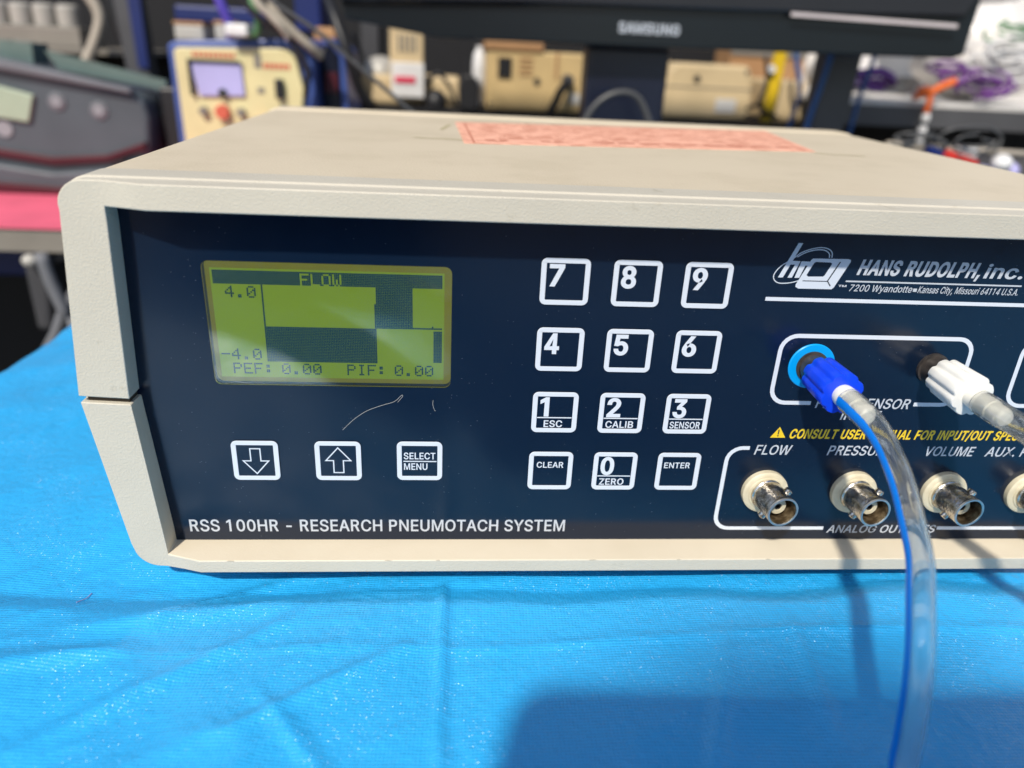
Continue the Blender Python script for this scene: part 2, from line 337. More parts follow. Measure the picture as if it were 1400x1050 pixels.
# ------------------------------------------------------------------ lettering (sans-serif outlines, 1/1000 em)
FONT = json.loads(r'''{"0":[453,[[227,-7,174,1,130,24,95,62,69,113,53,178,48,254,53,330,69,395,95,447,130,484,174,508,227,516,279,508,323,484,358,447,384,395,400,330,405,254,400,178,384,113,359,62,323,24,279,1],[227,50,261,56,290,74,313,103,330,144,340,194,344,254,340,314,330,365,313,405,290,435,261,453,227,460,192,453,163,435,140,405,123,365,113,314,109,254,113,194,123,144,140,103,163,74,192,56]]],"1":[453,[[76,0,76,55,391,55,391,0],[276,509,276,0,212,0,212,448,209,448,86,358,86,427,198,509]]],"2":[453,[[64,0,64,47,234,229,282,282,311,327,320,371,317,397,308,419,293,436,273,449,224,460,196,457,172,447,153,433,139,413,130,390,127,362,66,362,71,405,86,442,111,473,143,496,182,511,225,516,268,511,306,497,337,474,361,445,376,411,381,372,371,318,336,259,267,180,153,60,153,57,389,57,389,0]]],"3":[453,[[218,-7,173,-3,133,10,98,30,70,57,52,91,44,132,109,132,115,107,126,87,144,71,165,59,219,50,275,61,297,74,315,93,325,116,329,145,326,172,316,196,299,217,275,234,242,244,201,248,157,248,157,299,288,448,288,452,70,452,70,509,372,509,372,461,211,278,211,289,264,288,308,276,344,253,371,222,387,186,393,145,387,103,370,66,344,36,309,12,266,-2]]],"4":[453,[[40,105,40,158,247,509,311,509,109,166,109,163,413,163,413,105],[282,0,282,121,282,146,282,318,343,318,343,0]]],"5":[453,[[221,-7,178,-2,140,11,108,32,83,60,66,93,60,130,122,130,127,108,138,89,173,60,221,50,250,53,276,64,298,82,314,104,324,131,328,162,324,193,314,221,297,244,275,262,248,273,218,277,167,268,128,246,67,253,96,509,366,509,366,452,151,452,134,301,136,301,178,325,229,334,263,330,294,321,321,306,345,285,364,260,379,231,388,199,391,163,385,117,369,76,343,41,309,15,268,-1]]],"6":[453,[[226,-7,182,-1,142,15,109,40,84,74,69,115,64,162,68,199,80,239,137,340,252,509,322,509,151,261,145,261,165,288,196,307,235,314,278,309,316,295,346,271,370,240,384,201,389,157,384,112,368,73,343,39,310,14,271,-2],[226,48,254,52,279,63,299,79,314,101,324,128,327,157,324,187,314,213,299,235,279,251,254,262,226,265,198,262,174,252,153,235,138,214,128,188,125,158,128,128,138,102,153,79,174,63,198,52]]],"7":[453,[[97,0,323,448,323,452,62,452,62,509,391,509,391,449,165,0]]],"8":[453,[[226,-7,178,-2,136,11,101,33,74,62,57,96,52,135,55,166,65,195,81,220,101,241,125,256,153,265,153,267,119,282,93,308,76,342,70,380,75,417,90,450,114,477,146,498,184,511,226,516,269,511,306,498,337,477,361,450,377,417,382,380,376,342,359,308,333,282,300,267,300,265,327,256,351,241,372,220,387,195,397,166,401,135,395,96,378,62,352,33,317,11,275,-2],[226,49,258,52,285,60,307,74,323,91,333,113,337,139,333,165,322,189,305,208,283,223,256,232,226,235,196,232,169,223,147,208,130,189,119,165,115,139,119,113,129,91,145,74,167,60,195,52],[226,290,274,300,293,313,307,330,316,351,319,376,316,399,308,420,294,437,275,449,226,460,177,449,159,437,145,420,136,399,133,376,136,351,145,330,159,313,178,300]]],"9":[453,[[226,516,271,510,310,494,343,468,368,434,384,393,389,347,385,309,373,270,315,168,200,0,130,0,301,248,307,248,287,221,257,202,218,195,175,199,137,214,106,237,83,269,68,307,64,352,69,397,85,436,110,469,143,494,182,510],[226,460,199,457,174,446,154,429,138,407,129,381,125,352,129,322,138,295,154,274,174,257,199,247,226,243,254,247,279,257,299,273,314,295,324,321,327,350,324,381,314,407,299,429,279,446,254,457]]],"A":[480,[[16,0,201,509,276,509,463,0,395,0,287,302,264,372,232,478,245,478,213,371,191,302,85,0],[110,142,110,199,370,199,370,142]]],"B":[456,[[60,0,60,509,241,509,289,504,329,491,359,469,381,442,394,410,398,374,395,344,387,320,356,286,315,267,315,262,339,257,363,245,385,227,402,203,414,173,418,136,413,100,400,67,377,39,344,18,301,4,247,0],[125,57,245,57,296,63,330,80,349,105,355,137,352,161,342,184,327,203,306,218,279,228,248,231,125,231],[125,285,238,285,288,296,308,309,323,326,333,348,336,372,330,403,313,429,283,446,240,452,125,452]]],"C":[510,[[267,-7,205,1,150,25,104,63,70,115,48,179,40,254,48,329,70,393,104,445,150,484,205,508,267,516,340,504,373,490,402,471,427,447,448,418,463,385,473,348,408,348,389,395,357,428,315,449,267,456,223,450,184,432,150,403,125,364,109,314,103,254,109,194,125,145,151,105,184,76,223,59,267,53,315,60,357,81,389,114,408,160,473,160,463,124,448,91,428,62,402,38,373,19,341,5,305,-4]]],"D":[502,[[219,0,96,0,96,57,215,57,272,63,318,81,354,110,379,149,394,198,399,255,394,312,379,361,354,399,320,428,275,446,221,452,93,452,93,509,225,509,294,501,353,478,399,441,433,391,455,329,462,255,455,181,433,119,398,68,351,31,291,8],[125,509,125,0,60,0,60,509]]],"E":[419,[[60,0,60,509,372,509,372,452,125,452,125,286,355,286,355,229,125,229,125,57,375,57,375,0]]],"F":[410,[[60,0,60,509,369,509,369,452,125,452,125,278,346,278,346,221,125,221,125,0]]],"G":[520,[[269,-7,205,1,149,25,104,64,69,116,47,179,40,254,47,329,69,393,103,445,149,484,203,508,265,516,304,513,340,504,374,489,403,469,429,445,449,416,465,384,474,349,408,349,387,393,356,427,315,448,265,456,222,450,183,432,150,404,125,364,109,314,103,254,109,194,125,145,151,105,184,76,224,59,269,53,309,57,345,71,374,93,396,123,410,160,415,202,434,199,283,199,283,256,478,256,478,200,471,141,451,91,419,50,377,19,326,0]]],"H":[517,[[60,0,60,509,125,509,125,289,392,289,392,509,457,509,457,0,392,0,392,232,125,232,125,0]]],"I":[300,[[31,0,31,57,118,57,118,452,31,452,31,509,269,509,269,452,183,452,183,57,269,57,269,0]]],"J":[396,[[185,-7,124,3,75,33,44,81,33,145,33,173,98,173,98,145,104,104,122,74,149,56,185,50,220,56,248,74,266,104,272,145,272,509,336,509,336,145,326,81,294,33,246,3]]],"K":[467,[[104,145,104,216,139,261,174,303,212,344,364,509,448,509,231,276,228,276],[60,0,60,509,125,509,125,334,124,225,125,193,125,0],[372,0,188,259,228,309,449,0]]],"L":[393,[[60,0,60,509,125,509,125,57,361,57,361,0]]],"M":[628,[[60,0,60,509,152,509,277,187,287,159,299,123,311,84,322,49,307,49,318,83,330,121,342,158,352,187,476,509,568,509,568,0,504,0,504,291,504,327,505,369,506,413,507,457,513,457,498,409,482,363,467,322,456,291,342,0,286,0,170,291,159,321,145,361,129,408,112,457,119,457,120,416,121,372,122,328,122,291,122,0]]],"N":[523,[[60,0,60,509,136,509,343,183,363,151,388,107,414,55,405,54,401,108,399,157,399,195,399,509,463,509,463,0,387,0,202,290,177,331,148,381,108,452,119,454,122,384,124,328,125,291,125,0]]],"O":[533,[[267,-7,205,1,150,25,105,63,70,115,48,179,40,254,48,329,70,393,105,445,150,484,205,508,267,516,329,508,384,484,429,445,464,393,486,329,493,254,486,179,464,115,429,63,384,25,329,1],[267,53,310,59,349,76,383,105,408,144,425,194,430,254,425,314,408,365,383,404,349,433,310,450,267,456,223,450,184,433,151,404,125,364,109,314,103,254,109,194,125,144,151,105,184,76,223,59]]],"P":[445,[[60,0,60,509,235,509,289,503,332,487,366,462,390,430,404,391,409,348,404,304,390,265,366,233,332,207,289,191,235,186,109,186,109,242,233,242,269,246,297,256,318,272,333,294,342,319,344,348,342,376,333,402,318,423,297,439,268,449,232,452,125,452,125,0]]],"Q":[533,[[245,159,313,159,369,85,384,65,468,-48,401,-48,346,27,331,46],[267,-7,205,1,150,25,105,63,70,115,48,179,40,254,48,329,70,393,105,445,150,484,205,508,267,516,329,508,384,484,429,445,464,393,486,329,493,254,486,179,464,115,429,63,384,25,329,1],[267,53,310,59,349,76,383,105,408,144,425,194,430,254,425,314,408,365,383,404,349,433,310,450,267,456,223,450,184,433,151,404,125,364,109,314,103,254,109,194,125,144,151,105,184,76,223,59]]],"R":[449,[[60,0,60,509,236,509,290,504,333,489,367,465,390,433,405,395,409,352,405,309,390,271,367,240,333,217,289,203,236,198,96,198,96,255,234,255,269,258,298,267,319,281,334,300,342,324,345,352,342,380,334,405,319,425,298,440,269,449,233,452,125,452,125,0],[353,0,230,229,303,229,428,0]]],"S":[447,[[224,-9,172,-4,128,9,91,31,64,60,46,96,38,137,104,137,110,110,123,88,142,71,166,59,224,49,257,52,286,60,311,74,329,92,341,114,346,139,342,161,332,179,296,205,245,222,184,239,128,260,86,289,60,326,52,372,58,413,75,448,102,476,138,498,180,511,227,516,275,511,316,498,351,476,377,449,394,415,401,378,337,378,326,412,302,437,267,453,225,459,194,456,167,448,145,435,129,418,118,398,115,376,119,352,131,334,169,308,212,293,264,279,312,264,359,238,395,198,405,171,408,139,403,99,386,64,360,34,323,11,278,-4]]],"T":[449,[[32,452,32,509,417,509,417,452,257,452,257,0,193,0,193,452]]],"U":[517,[[259,-8,203,-2,154,15,114,43,85,80,66,124,60,173,60,509,124,509,124,178,128,144,141,113,160,87,187,68,220,56,259,52,298,56,331,68,357,87,377,113,389,144,393,178,393,509,457,509,457,173,451,124,433,80,403,43,363,15,315,-2]]],"V":[480,[[204,0,16,509,84,509,192,206,215,137,248,31,235,31,267,138,290,206,395,509,463,509,278,0]]],"W":[686,[[155,0,16,509,82,509,163,196,175,145,187,94,197,40,189,40,200,94,211,145,224,196,306,509,380,509,462,196,474,145,486,94,497,40,488,40,499,94,510,145,523,196,603,509,670,509,530,0,455,0,368,323,351,391,336,475,350,475,335,395,318,323,230,0]]],"X":[474,[[18,0,217,284,217,236,29,509,104,509,178,400,204,361,223,329,243,292,232,292,252,329,272,361,298,400,374,509,446,509,259,239,259,287,456,0,382,0,292,129,268,165,250,195,230,231,244,231,225,196,206,166,182,129,91,0]]],"Y":[472,[[203,0,203,208,16,509,91,509,192,344,222,292,250,230,224,230,251,293,280,344,381,509,455,509,268,208,268,0]]],"Z":[438,[[42,0,42,46,273,385,306,431,341,476,348,454,285,452,223,452,40,452,40,509,397,509,397,462,169,129,134,81,97,33,90,54,152,57,214,57,399,57,399,0]]],"a":[389,[[160,-9,126,-5,94,5,68,22,48,45,35,73,30,108,34,138,43,161,58,179,78,193,125,211,178,220,234,227,265,235,273,243,276,255,276,257,267,297,240,322,196,331,149,322,118,301,100,274,41,291,57,322,79,346,104,364,133,375,194,384,239,379,286,360,306,343,322,320,333,290,337,251,337,0,277,0,277,52,272,52,252,25,215,1],[170,45,202,49,228,59,248,74,263,93,272,115,276,138,276,190,259,182,231,176,200,171,175,168,134,159,103,139,95,124,92,105,102,72,130,52]]],"c":[396,[[207,-8,159,-2,117,16,82,46,56,85,40,133,34,187,40,243,56,291,82,330,117,360,159,378,207,384,260,377,305,356,340,322,362,277,303,262,290,289,270,311,242,325,207,330,173,325,145,310,124,287,108,258,99,224,96,187,99,151,108,117,124,89,145,66,173,51,207,46,243,52,271,66,292,89,304,117,363,102,341,56,306,21,261,-1]]],"d":[424,[[195,-8,151,-2,111,16,79,45,55,84,39,133,34,189,39,245,55,293,79,332,112,361,151,378,196,384,228,381,253,373,287,346,306,319,311,319,311,509,372,509,372,0,313,0,313,59,307,59,287,31,252,4,227,-5],[205,47,236,51,263,65,284,86,299,115,309,150,312,189,309,229,300,263,284,291,263,312,237,325,205,330,172,325,145,311,124,290,108,261,99,227,96,189,99,151,109,117,124,88,145,66,172,51]]],"e":[404,[[212,-8,161,-2,117,16,82,46,56,85,40,132,34,187,39,242,55,290,81,329,115,359,157,378,205,384,266,374,294,361,319,341,341,315,357,282,368,242,371,194,371,169,75,169,75,221,338,221,310,202,307,237,298,269,283,294,263,314,237,326,205,330,173,326,146,313,125,294,109,270,99,241,96,211,96,178,100,139,110,106,128,80,151,61,179,50,212,46,254,53,285,73,306,105,365,91,353,63,335,39,311,19,283,4,249,-5]]],"i":[167,[[53,0,53,379,114,379,114,0],[84,443,67,446,54,455,44,468,41,483,44,499,54,512,67,521,84,524,100,521,114,512,123,499,126,483,123,468,114,455,100,446]]],"k":[381,[[110,137,110,212,121,212,284,379,360,379,184,199,177,199],[53,0,53,509,114,509,114,0],[294,0,148,186,191,229,372,0]]],"n":[410,[[114,227,114,0,53,0,53,379,112,379,112,287,102,287,124,332,152,362,187,379,227,384,264,380,295,369,321,349,341,321,353,285,357,240,357,0,296,0,296,235,290,275,273,304,246,323,210,329,184,326,161,317,141,303,126,283,117,257]]],"o":[415,[[207,-8,159,-2,117,16,82,46,56,85,40,133,34,187,40,243,56,291,82,330,117,360,159,378,207,384,256,378,299,360,333,330,359,291,376,243,381,187,376,133,359,85,333,46,299,16,256,-2],[207,46,242,51,270,66,292,89,307,117,316,151,319,187,316,224,307,258,292,287,270,310,242,325,207,330,173,325,145,310,124,287,108,258,99,224,96,187,99,151,108,117,124,89,145,66,173,51]]],"p":[424,[[53,-143,53,379,112,379,112,319,118,319,137,346,171,373,197,381,229,384,274,378,313,361,345,332,370,293,385,245,390,189,385,133,370,84,346,45,313,16,274,-2,229,-8,198,-5,173,4,138,31,118,59,114,59,114,-143],[220,47,253,51,279,66,301,88,316,117,325,151,328,189,325,227,316,261,301,290,280,311,253,325,220,330,188,325,161,312,140,291,125,263,116,229,113,189,116,150,125,115,140,86,162,65,188,51]]],"r":[259,[[53,0,53,379,112,379,112,321,115,321,130,347,152,367,181,380,213,385,229,384,243,384,243,322,230,324,207,326,182,323,159,315,140,301,126,284,117,262,114,237,114,0]]],"s":[365,[[182,-8,145,-5,112,3,84,18,62,38,45,63,36,94,94,107,105,79,124,60,150,49,181,45,217,50,244,62,262,81,268,103,265,121,254,136,237,147,212,155,149,170,104,186,72,208,53,237,47,274,51,305,65,332,87,354,115,370,149,381,187,384,223,381,254,372,279,358,299,339,324,290,268,277,258,298,243,316,219,328,187,333,156,329,131,317,114,299,109,277,112,258,124,243,172,223,229,209,275,194,306,171,325,142,331,107,326,75,312,47,290,24,260,6,223,-5]]],"t":[227,[[204,379,204,327,6,327,6,379],[65,471,126,471,126,98,128,76,136,61,150,53,170,50,185,51,202,54,213,2,192,-3,168,-4,125,2,92,21,72,52,65,93]]],"u":[410,[[182,-5,146,-1,115,11,89,31,69,59,57,95,53,139,53,379,114,379,114,144,119,105,137,75,164,56,200,50,226,53,249,62,268,77,283,97,293,122,296,153,296,379,357,379,357,0,298,0,298,92,307,92,286,47,257,17,222,0]]],"y":[389,[[47,-139,61,-86,71,-87,104,-89,130,-74,151,-36,163,-1,17,379,84,379,165,155,187,87,206,21,184,21,202,87,224,155,305,379,371,379,204,-58,177,-107,139,-136,91,-145,65,-143]]],".":[188,[[95,-4,78,-1,63,9,53,24,50,41,53,59,63,73,78,83,95,87,113,83,128,73,138,59,141,41,138,24,128,9,113,-1]]],",":[188,[[38,-119,68,71,137,71,84,-119]]],"-":[453,[[337,244,337,188,114,188,114,244]]],":":[188,[[95,-4,78,-1,63,9,53,24,50,41,53,59,63,73,78,83,95,87,113,83,128,73,138,59,141,41,138,24,128,9,113,-1],[95,271,78,274,63,284,53,299,50,316,53,334,63,349,78,359,95,362,113,359,128,349,138,334,141,316,138,299,128,284,113,274]]],"/":[249,[[235,533,71,-76,14,-76,178,533]]],"!":[196,[[67,160,63,509,132,509,128,160],[98,-4,81,-1,66,9,56,24,52,41,56,58,66,73,81,83,98,86,116,83,130,73,140,58,143,41,140,24,130,9,116,-1]]],"\u2122":[424,[[289,326,209,509,242,509,298,375,354,509,387,509,307,326],[202,326,202,509,235,509,235,326],[361,326,361,509,394,509,394,326],[82,326,82,492,115,492,115,326],[27,480,27,509,170,509,170,480]]]}''')
FONT['I'] = [186, [[60, 0, 60, 509, 125, 509, 125, 0]]]
FONT['K'] = [470, [[60, 0, 60, 509, 125, 509, 125, 285, 345, 509, 425, 509, 205, 286, 440, 0, 362, 0, 162, 244, 125, 208, 125, 0]]]
FONT['1'] = [453, [[190, 0, 190, 425, 75, 370, 75, 433, 200, 509, 256, 509, 256, 0]]]
FONT['7'] = [453, [[97, 0, 323, 450, 62, 450, 62, 509, 391, 509, 391, 449, 165, 0]]]
FONT['4'] = [453, [[275, 0, 275, 108, 40, 108, 40, 165, 262, 509, 340, 509, 340, 165, 413, 165, 413, 108, 340, 108, 340, 0], [275, 165, 275, 412, 112, 165]]]
FONT['A'] = [480, [[16, 0, 201, 509, 276, 509, 463, 0, 395, 0, 342, 145, 137, 145, 85, 0], [157, 200, 322, 200, 239, 430]]]
FONT['N'] = [523, [[60, 0, 60, 509, 130, 509, 399, 110, 399, 509, 463, 509, 463, 0, 393, 0, 125, 397, 125, 0]]]
FONT['M'] = [628, [[60, 0, 60, 509, 150, 509, 314, 100, 478, 509, 568, 509, 568, 0, 506, 0, 506, 420, 340, 0, 288, 0, 122, 420, 122, 0]]]
FONT['W'] = [686, [[10, 509, 78, 509, 190, 95, 300, 509, 386, 509, 496, 95, 608, 509, 676, 509, 535, 0, 455, 0, 343, 415, 231, 0, 151, 0]]]
FONT['P'] = [455, [[60, 0, 60, 509, 245, 509, 299, 502, 343, 484, 375, 455, 394, 417, 400, 358, 394, 300, 375, 262, 343, 233, 299, 214, 245, 206, 125, 206, 125, 0], [125, 264, 235, 264, 275, 270, 305, 285, 326, 313, 333, 358, 326, 402, 305, 430, 275, 445, 235, 450, 125, 450]]]
FONT['R'] = [470, [[60, 0, 60, 509, 245, 509, 299, 502, 343, 484, 375, 455, 394, 417, 400, 366, 394, 322, 375, 284, 343, 256, 305, 240, 420, 0, 345, 0, 240, 226, 125, 226, 125, 0], [125, 284, 235, 284, 275, 289, 305, 303, 326, 328, 333, 366, 326, 405, 305, 430, 275, 445, 235, 450, 125, 450]]]
FONT[' '] = [190, []]
FONT['#'] = [330, [[70, 120, 70, 330, 270, 330, 270, 120]]]
CAP = max(FONT['H'][1][0][1::2])
def glyph(ch, bold):
    cs = []
    for c in FONT[ch][1]:
        p = [(c[i], c[i + 1]) for i in range(0, len(c), 2)]; q = []
        for a in p:
            if not q or hypot(a[0] - q[-1][0], a[1] - q[-1][1]) > 12: q.append(a)
        cs.append(q)
    if not cs: return []
    ar = lambda p: sum(p[i][0] * p[(i + 1) % len(p)][1] - p[(i + 1) % len(p)][0] * p[i][1] for i in range(len(p))) / 2
    sgn = 1 if max((ar(c) for c in cs), key=abs) > 0 else -1; out = []
    for c in cs:
        k = len(c); q = []
        for i in range(k):
            a, b_, d = c[i - 1], c[i], c[(i + 1) % k]
            l1 = hypot(b_[0] - a[0], b_[1] - a[1]) or 1; l2 = hypot(d[0] - b_[0], d[1] - b_[1]) or 1
            n1 = ((b_[1] - a[1]) / l1, -(b_[0] - a[0]) / l1); n2_ = ((d[1] - b_[1]) / l2, -(d[0] - b_[0]) / l2)
            nx, ny = n1[0] + n2_[0], n1[1] + n2_[1]; L = hypot(nx, ny)
            if L < 0.3: nx, ny, L = n1[0], n1[1], 1
            nx /= L; ny /= L; mm = 1 / max(0.6, nx * n1[0] + ny * n1[1])
            q.append((b_[0] + sgn * nx * bold * mm, b_[1] + sgn * ny * bold * mm * 0.7))
        out.append(q)
    return out
def letters(s, x0, z0, cap, width, bold=0, shear=0.0, y=-0.03):
    xs = 0; G = []
    for ch in s:
        G.append((xs, glyph(ch, bold))); xs += FONT[ch][0] + bold * 1.2
    first = min(p[0] for c in G[0][1] for p in c); last = G[-1][0] + max(p[0] for c in G[-1][1] for p in c)
    kx = width / (last - first); kz = cap / CAP; parts_ = []
    for dx, cs in G:
        if not cs: continue
        # separate outers from holes
        polys = [[(x0 + (p[0] + dx - first) * kx + shear * p[1] * kz, z0 + p[1] * kz) for p in c] for c in cs]
        area = lambda p: sum(p[i][0] * p[(i + 1) % len(p)][1] - p[(i + 1) % len(p)][0] * p[i][1] for i in range(len(p)))
        big = max((area(c) for c in polys), key=abs); outs = [c for c in polys if area(c) * big > 0]; holes = [c for c in polys if area(c) * big < 0]
        for o_ in outs:
            x_a, x_b = min(p[0] for p in o_), max(p[0] for p in o_)
            z_a, z_b = min(p[1] for p in o_), max(p[1] for p in o_)
            hs = [h_ for h_ in holes if x_a < h_[0][0] < x_b and z_a < h_[0][1] < z_b]
            parts_.append(sheet([o_] + hs, y - 0.006 * outs.index(o_)))
    return join(*parts_)

# ================================================================== TABLE AND TARP
def table_h(x, y):
    v = Vector((x, y, 0))
    z = -83.4
    # dip where the case presses the padding down
    z -= 3.4 * min(1, max(0, (y + 19 + 4 * noise.noise(Vector((x * 0.022, 0, 4)))) / 8.5)) ** 1.1
    under = max(0, min(1, (y + 6) / 10)) * max(0, min(1, (x + 122) / 8))
    ca_, sa_ = 0.82, 0.57; P_ = x * ca_ + y * sa_ + 14 * noise.noise(Vector((x * .012, y * .012, 2))); Q_ = -x * sa_ + y * ca_ + 9 * noise.noise(Vector((x * .015, y * .015, 7)))
    a = noise.noise(Vector((P_ * 0.008, Q_ * 0.022, 3.1)))
    b_ = noise.noise(Vector((P_ * 0.010, Q_ * 0.040, 9.7)))
    c = noise.noise(Vector((x * 0.05, y * 0.08 + x * 0.02, 5.2)))
    n3 = noise.noise(Vector((P_ * 0.014, Q_ * 0.075, 21.0)))
    left = 1.0 if x < -60 else max(0.22, 1 - (x + 60) / 60)
    fold = max(0, 1 - abs(b_) * 6) ** 1.6; e1 = max(0, 1 - abs(n3) * 8) ** 1.5
    z += (a * 3.0 + fold * 0.8 * left + e1 * 0.35 * left + c * 0.5 * left) * (1 - 0.85 * under)
    # pressed creases from the packing folds
    d = x + 29 + 0.9 * noise.noise(Vector((0, y * 0.08, 1)))
    if y < -8: z += 1.15 * math.exp(-abs(d) / 1.1) - 0.7 * math.exp(-abs(d - 3) / 4)
    d2 = y + 33.5 - 0.02 * x + 1.2 * noise.noise(Vector((x * 0.03, 0, 8)))
    z += 0.65 * math.exp(-abs(d2) / 1.0)
    for (x1, y1, x2, y2, h_, wd) in ((43, -38, 28, -72, 1.5, 2.2), (62, -30, 58, -62, 0.9, 2.0), (-62, -20, -115, -62, 1.1, 2.2), (-75, -60, -38, -34, 1.3, 1.8), (-120, -26, -70, -18, 1.4, 3.0), (-150, -45, -105, -34, 1.4, 2.6), (-70, -48, -50, -72, .9, 1.8)):
        dx, dy = x2 - x1, y2 - y1; t = max(0, min(1, ((x - x1) * dx + (y - y1) * dy) / (dx * dx + dy * dy)))
        dd = hypot(x - x1 - t * dx, y - y1 - t * dy); z += h_ * math.exp(-(dd / wd) ** 2) * (1 - under) * sin(pi * (0.15 + 0.7 * t))
    # keep below the case
    lim = -85.9
    if -112 < x < 165 and y > -9.5: z = min(z, lim + 0.0 if y > 2 else lim + (2 - y) * 0.05)
    if y > 60: z = min(z, -84.5)
    return z
def arr(segs):
    out = []
    for a, b_, st in segs:
        k = max(1, int(round((b_ - a) / st))); out += [a + (b_ - a) * i / k for i in range(k)]
    return out + [segs[-1][1]]
XS = arr([(-222, -190, 3), (-190, 175, 1.3), (175, 420, 9)]); YS = arr([(-330, -120, 8), (-120, 12, 1.3), (12, 320, 6)])
V = []; F = []
nx_ = len(XS) + 5
for y in YS:
    edge = -222 + 0.02 * (y - 134) + 1.2 * noise.noise(Vector((0, y * 0.03, 0)))
    z0 = table_h(-220, y)
    for q, (ex, ez) in enumerate(((-9, -75), (-8.5, -45), (-7, -20), (-5, -7), (-2.5, -2))): V.append((edge + ex, y, z0 + ez))
    for x in XS: V.append((x, y, table_h(x, y)))
for j in range(len(YS) - 1):
    for i in range(nx_ - 1): F.append((j * nx_ + i, j * nx_ + i + 1, (j + 1) * nx_ + i + 1, (j + 1) * nx_ + i))
t = add('tarp', (V, F), 'tarp', org=(0, 0, -86), smooth=0); tag(t, 'wrinkled bright blue woven tarp spread under the instrument', 'tarp')
tb = thing('folding_table', (100, -150, -900), 'table hidden under the blue tarp that carries the instrument', 'table')
add('tabletop', box(-218, 418, -322, 316, -120, -89.5), 'shelf_white', tb)
for x in (-190, 390):
    for y in (-300, 290): add('leg', box(x - 12, x + 12, y - 12, y + 12, -900, -120.2), 'grey_metal', tb)
tag(add('floor', ([(-6000, -6000, -900), (6000, -6000, -900), (6000, 6000, -900), (-6000, 6000, -900)], [(0, 1, 2, 3)]), 'floor', org=(0, 0, -900)), kind='structure')

# ================================================================== THE INSTRUMENT
inst = thing('respiratory_flow_instrument', (26, 90, -85.5), 'beige cased instrument with navy front panel, green LCD and number keys on the blue tarp', 'instrument')
CX = 26.0
def mir(p): return [(2 * CX - x, z) for x, z in p][::-1]
def arcp(cx_, cz_, r, a0, a1, k): return [(cx_ + r * cos(radians(a0 + (a1 - a0) * i / k)), cz_ + r * sin(radians(a0 + (a1 - a0) * i / k))) for i in range(k + 1)]
def yfront(x):
    t_ = min(1, max(0, (min(x, 2 * CX - x) + 104) / 10)); return -6.0 - 3.3 * t_
# upper half: outer path and matching inner path, from the left seam over the top to the right seam
oL = [(-117.9, -30.3), (-113.75, 15.0)] + arcp(-107.9, 15.6, 6.0, 174, 92, 7) + [(-104, 21.65), (-99, 21.65), (-94, 21.65)]
iL = [(-106.0, -30.9), (-104.05, 12.0)] + [(-104.0, 15.95)] * 8 + [(-103.99, 15.951), (-99, 15.93), (-94, 15.9)]
outer_top = oL + mir(oL); inner_top = iL + mir(iL)
oB = [(-117.75, -31.9), (-112.2, -73.6)] + arcp(-105.2, -74.4, 6.6, 187, 262, 7) + [(-104, -81.05), (-99, -81.0), (-94, -80.95)]
iB = [(-105.9, -32.4), (-103.2, -73.0)] + [(-103.1, -77.1)] * 8 + [(-103.09, -77.101), (-99, -77.1), (-94, -77.1)]
outer_bot = oB + mir(oB); inner_bot = iB + mir(iB)
def offs(path, d, sgn):
    out = []
    for i, p in enumerate(path):
        a = path[max(0, i - 1)]; b_ = path[min(len(path) - 1, i + 1)]; L = hypot(b_[0] - a[0], b_[1] - a[1]) or 1
        out.append((p[0] - sgn * (b_[1] - a[1]) / L * d, p[1] + sgn * (b_[0] - a[0]) / L * d))
    return out
def bezel(outer, inner, sgn, drafts, ys=(8.0,), flipy=None):
    n_ = len(outer); loops = []
    raised = offs(outer, 0.42, sgn)
    loops.append([(x, 8.0, z) for x, z in offs(raised, -1.4, sgn)])
    loops.append([(x, 7.95, z) for x, z in raised]); loops.append([(x, -2.2, z) for x, z in raised]); loops.append([(x, -2.55, z) for x, z in outer])
    loops.append([(o_[0], yfront(i_[0]) + 0.0, o_[1]) for o_, i_ in zip(outer, inner)])
    loops.append([(i_[0], yfront(i_[0]), i_[1]) for i_ in inner])
    back = [(CX + (x - CX) * drafts[0] , CXZ + (z - CXZ) * drafts[1]) for x, z in inner]
    loops.append([(x, 0.25, z) for x, z in back]); loops.append([(x, 8.0, z) for x, z in back])
    V = [p for lp in loops for p in lp]; F = []
    for j in range(len(loops) - 1):
        for i in range(n_ - 1):
            q = (j * n_ + i, j * n_ + i + 1, (j + 1) * n_ + i + 1, (j + 1) * n_ + i); F.append(q if sgn < 0 else q[::-1])
    e0 = [j * n_ for j in range(len(loops))]; e1 = [j * n_ + n_ - 1 for j in range(len(loops))]
    F.append(tuple(e0)); F.append(tuple(e1[::-1]))
    bm = bmesh.new(); vs = [bm.verts.new(p) for p in V]
    for f in F:
        try: bm.faces.new([vs[i] for i in f])
        except Exception: pass
    bmesh.ops.remove_doubles(bm, verts=bm.verts, dist=0.02); bmesh.ops.dissolve_degenerate(bm, dist=0.01, edges=bm.edges)
    bmesh.ops.recalc_face_normals(bm, faces=bm.faces)
    bm.verts.index_update(); g = ([tuple(v_.co) for v_ in bm.verts], [tuple(v_.index for v_ in f.verts) for f in bm.faces]); bm.free(); return g
CXZ = -31.0
add('upper_bezel', bezel(outer_top, inner_top, 1, (0.9995, 0.998)), 'case', inst, smooth=40, bevel=0.55, bseg=3)
M['sill'] = mat('smooth_cream', (0.69, 0.61, 0.47), 0.45, bump=('noise', 1.5, 0.03), mottle=(0.06, (0.3, 0.6), (0.66, 0.58, 0.44)))
lb_ = add('lower_bezel', bezel(outer_bot, inner_bot, -1, (0.9985, 0.9955)), 'case', inst, smooth=40, bevel=0.45, bseg=3)
lb_.data.materials.append(M['sill'])
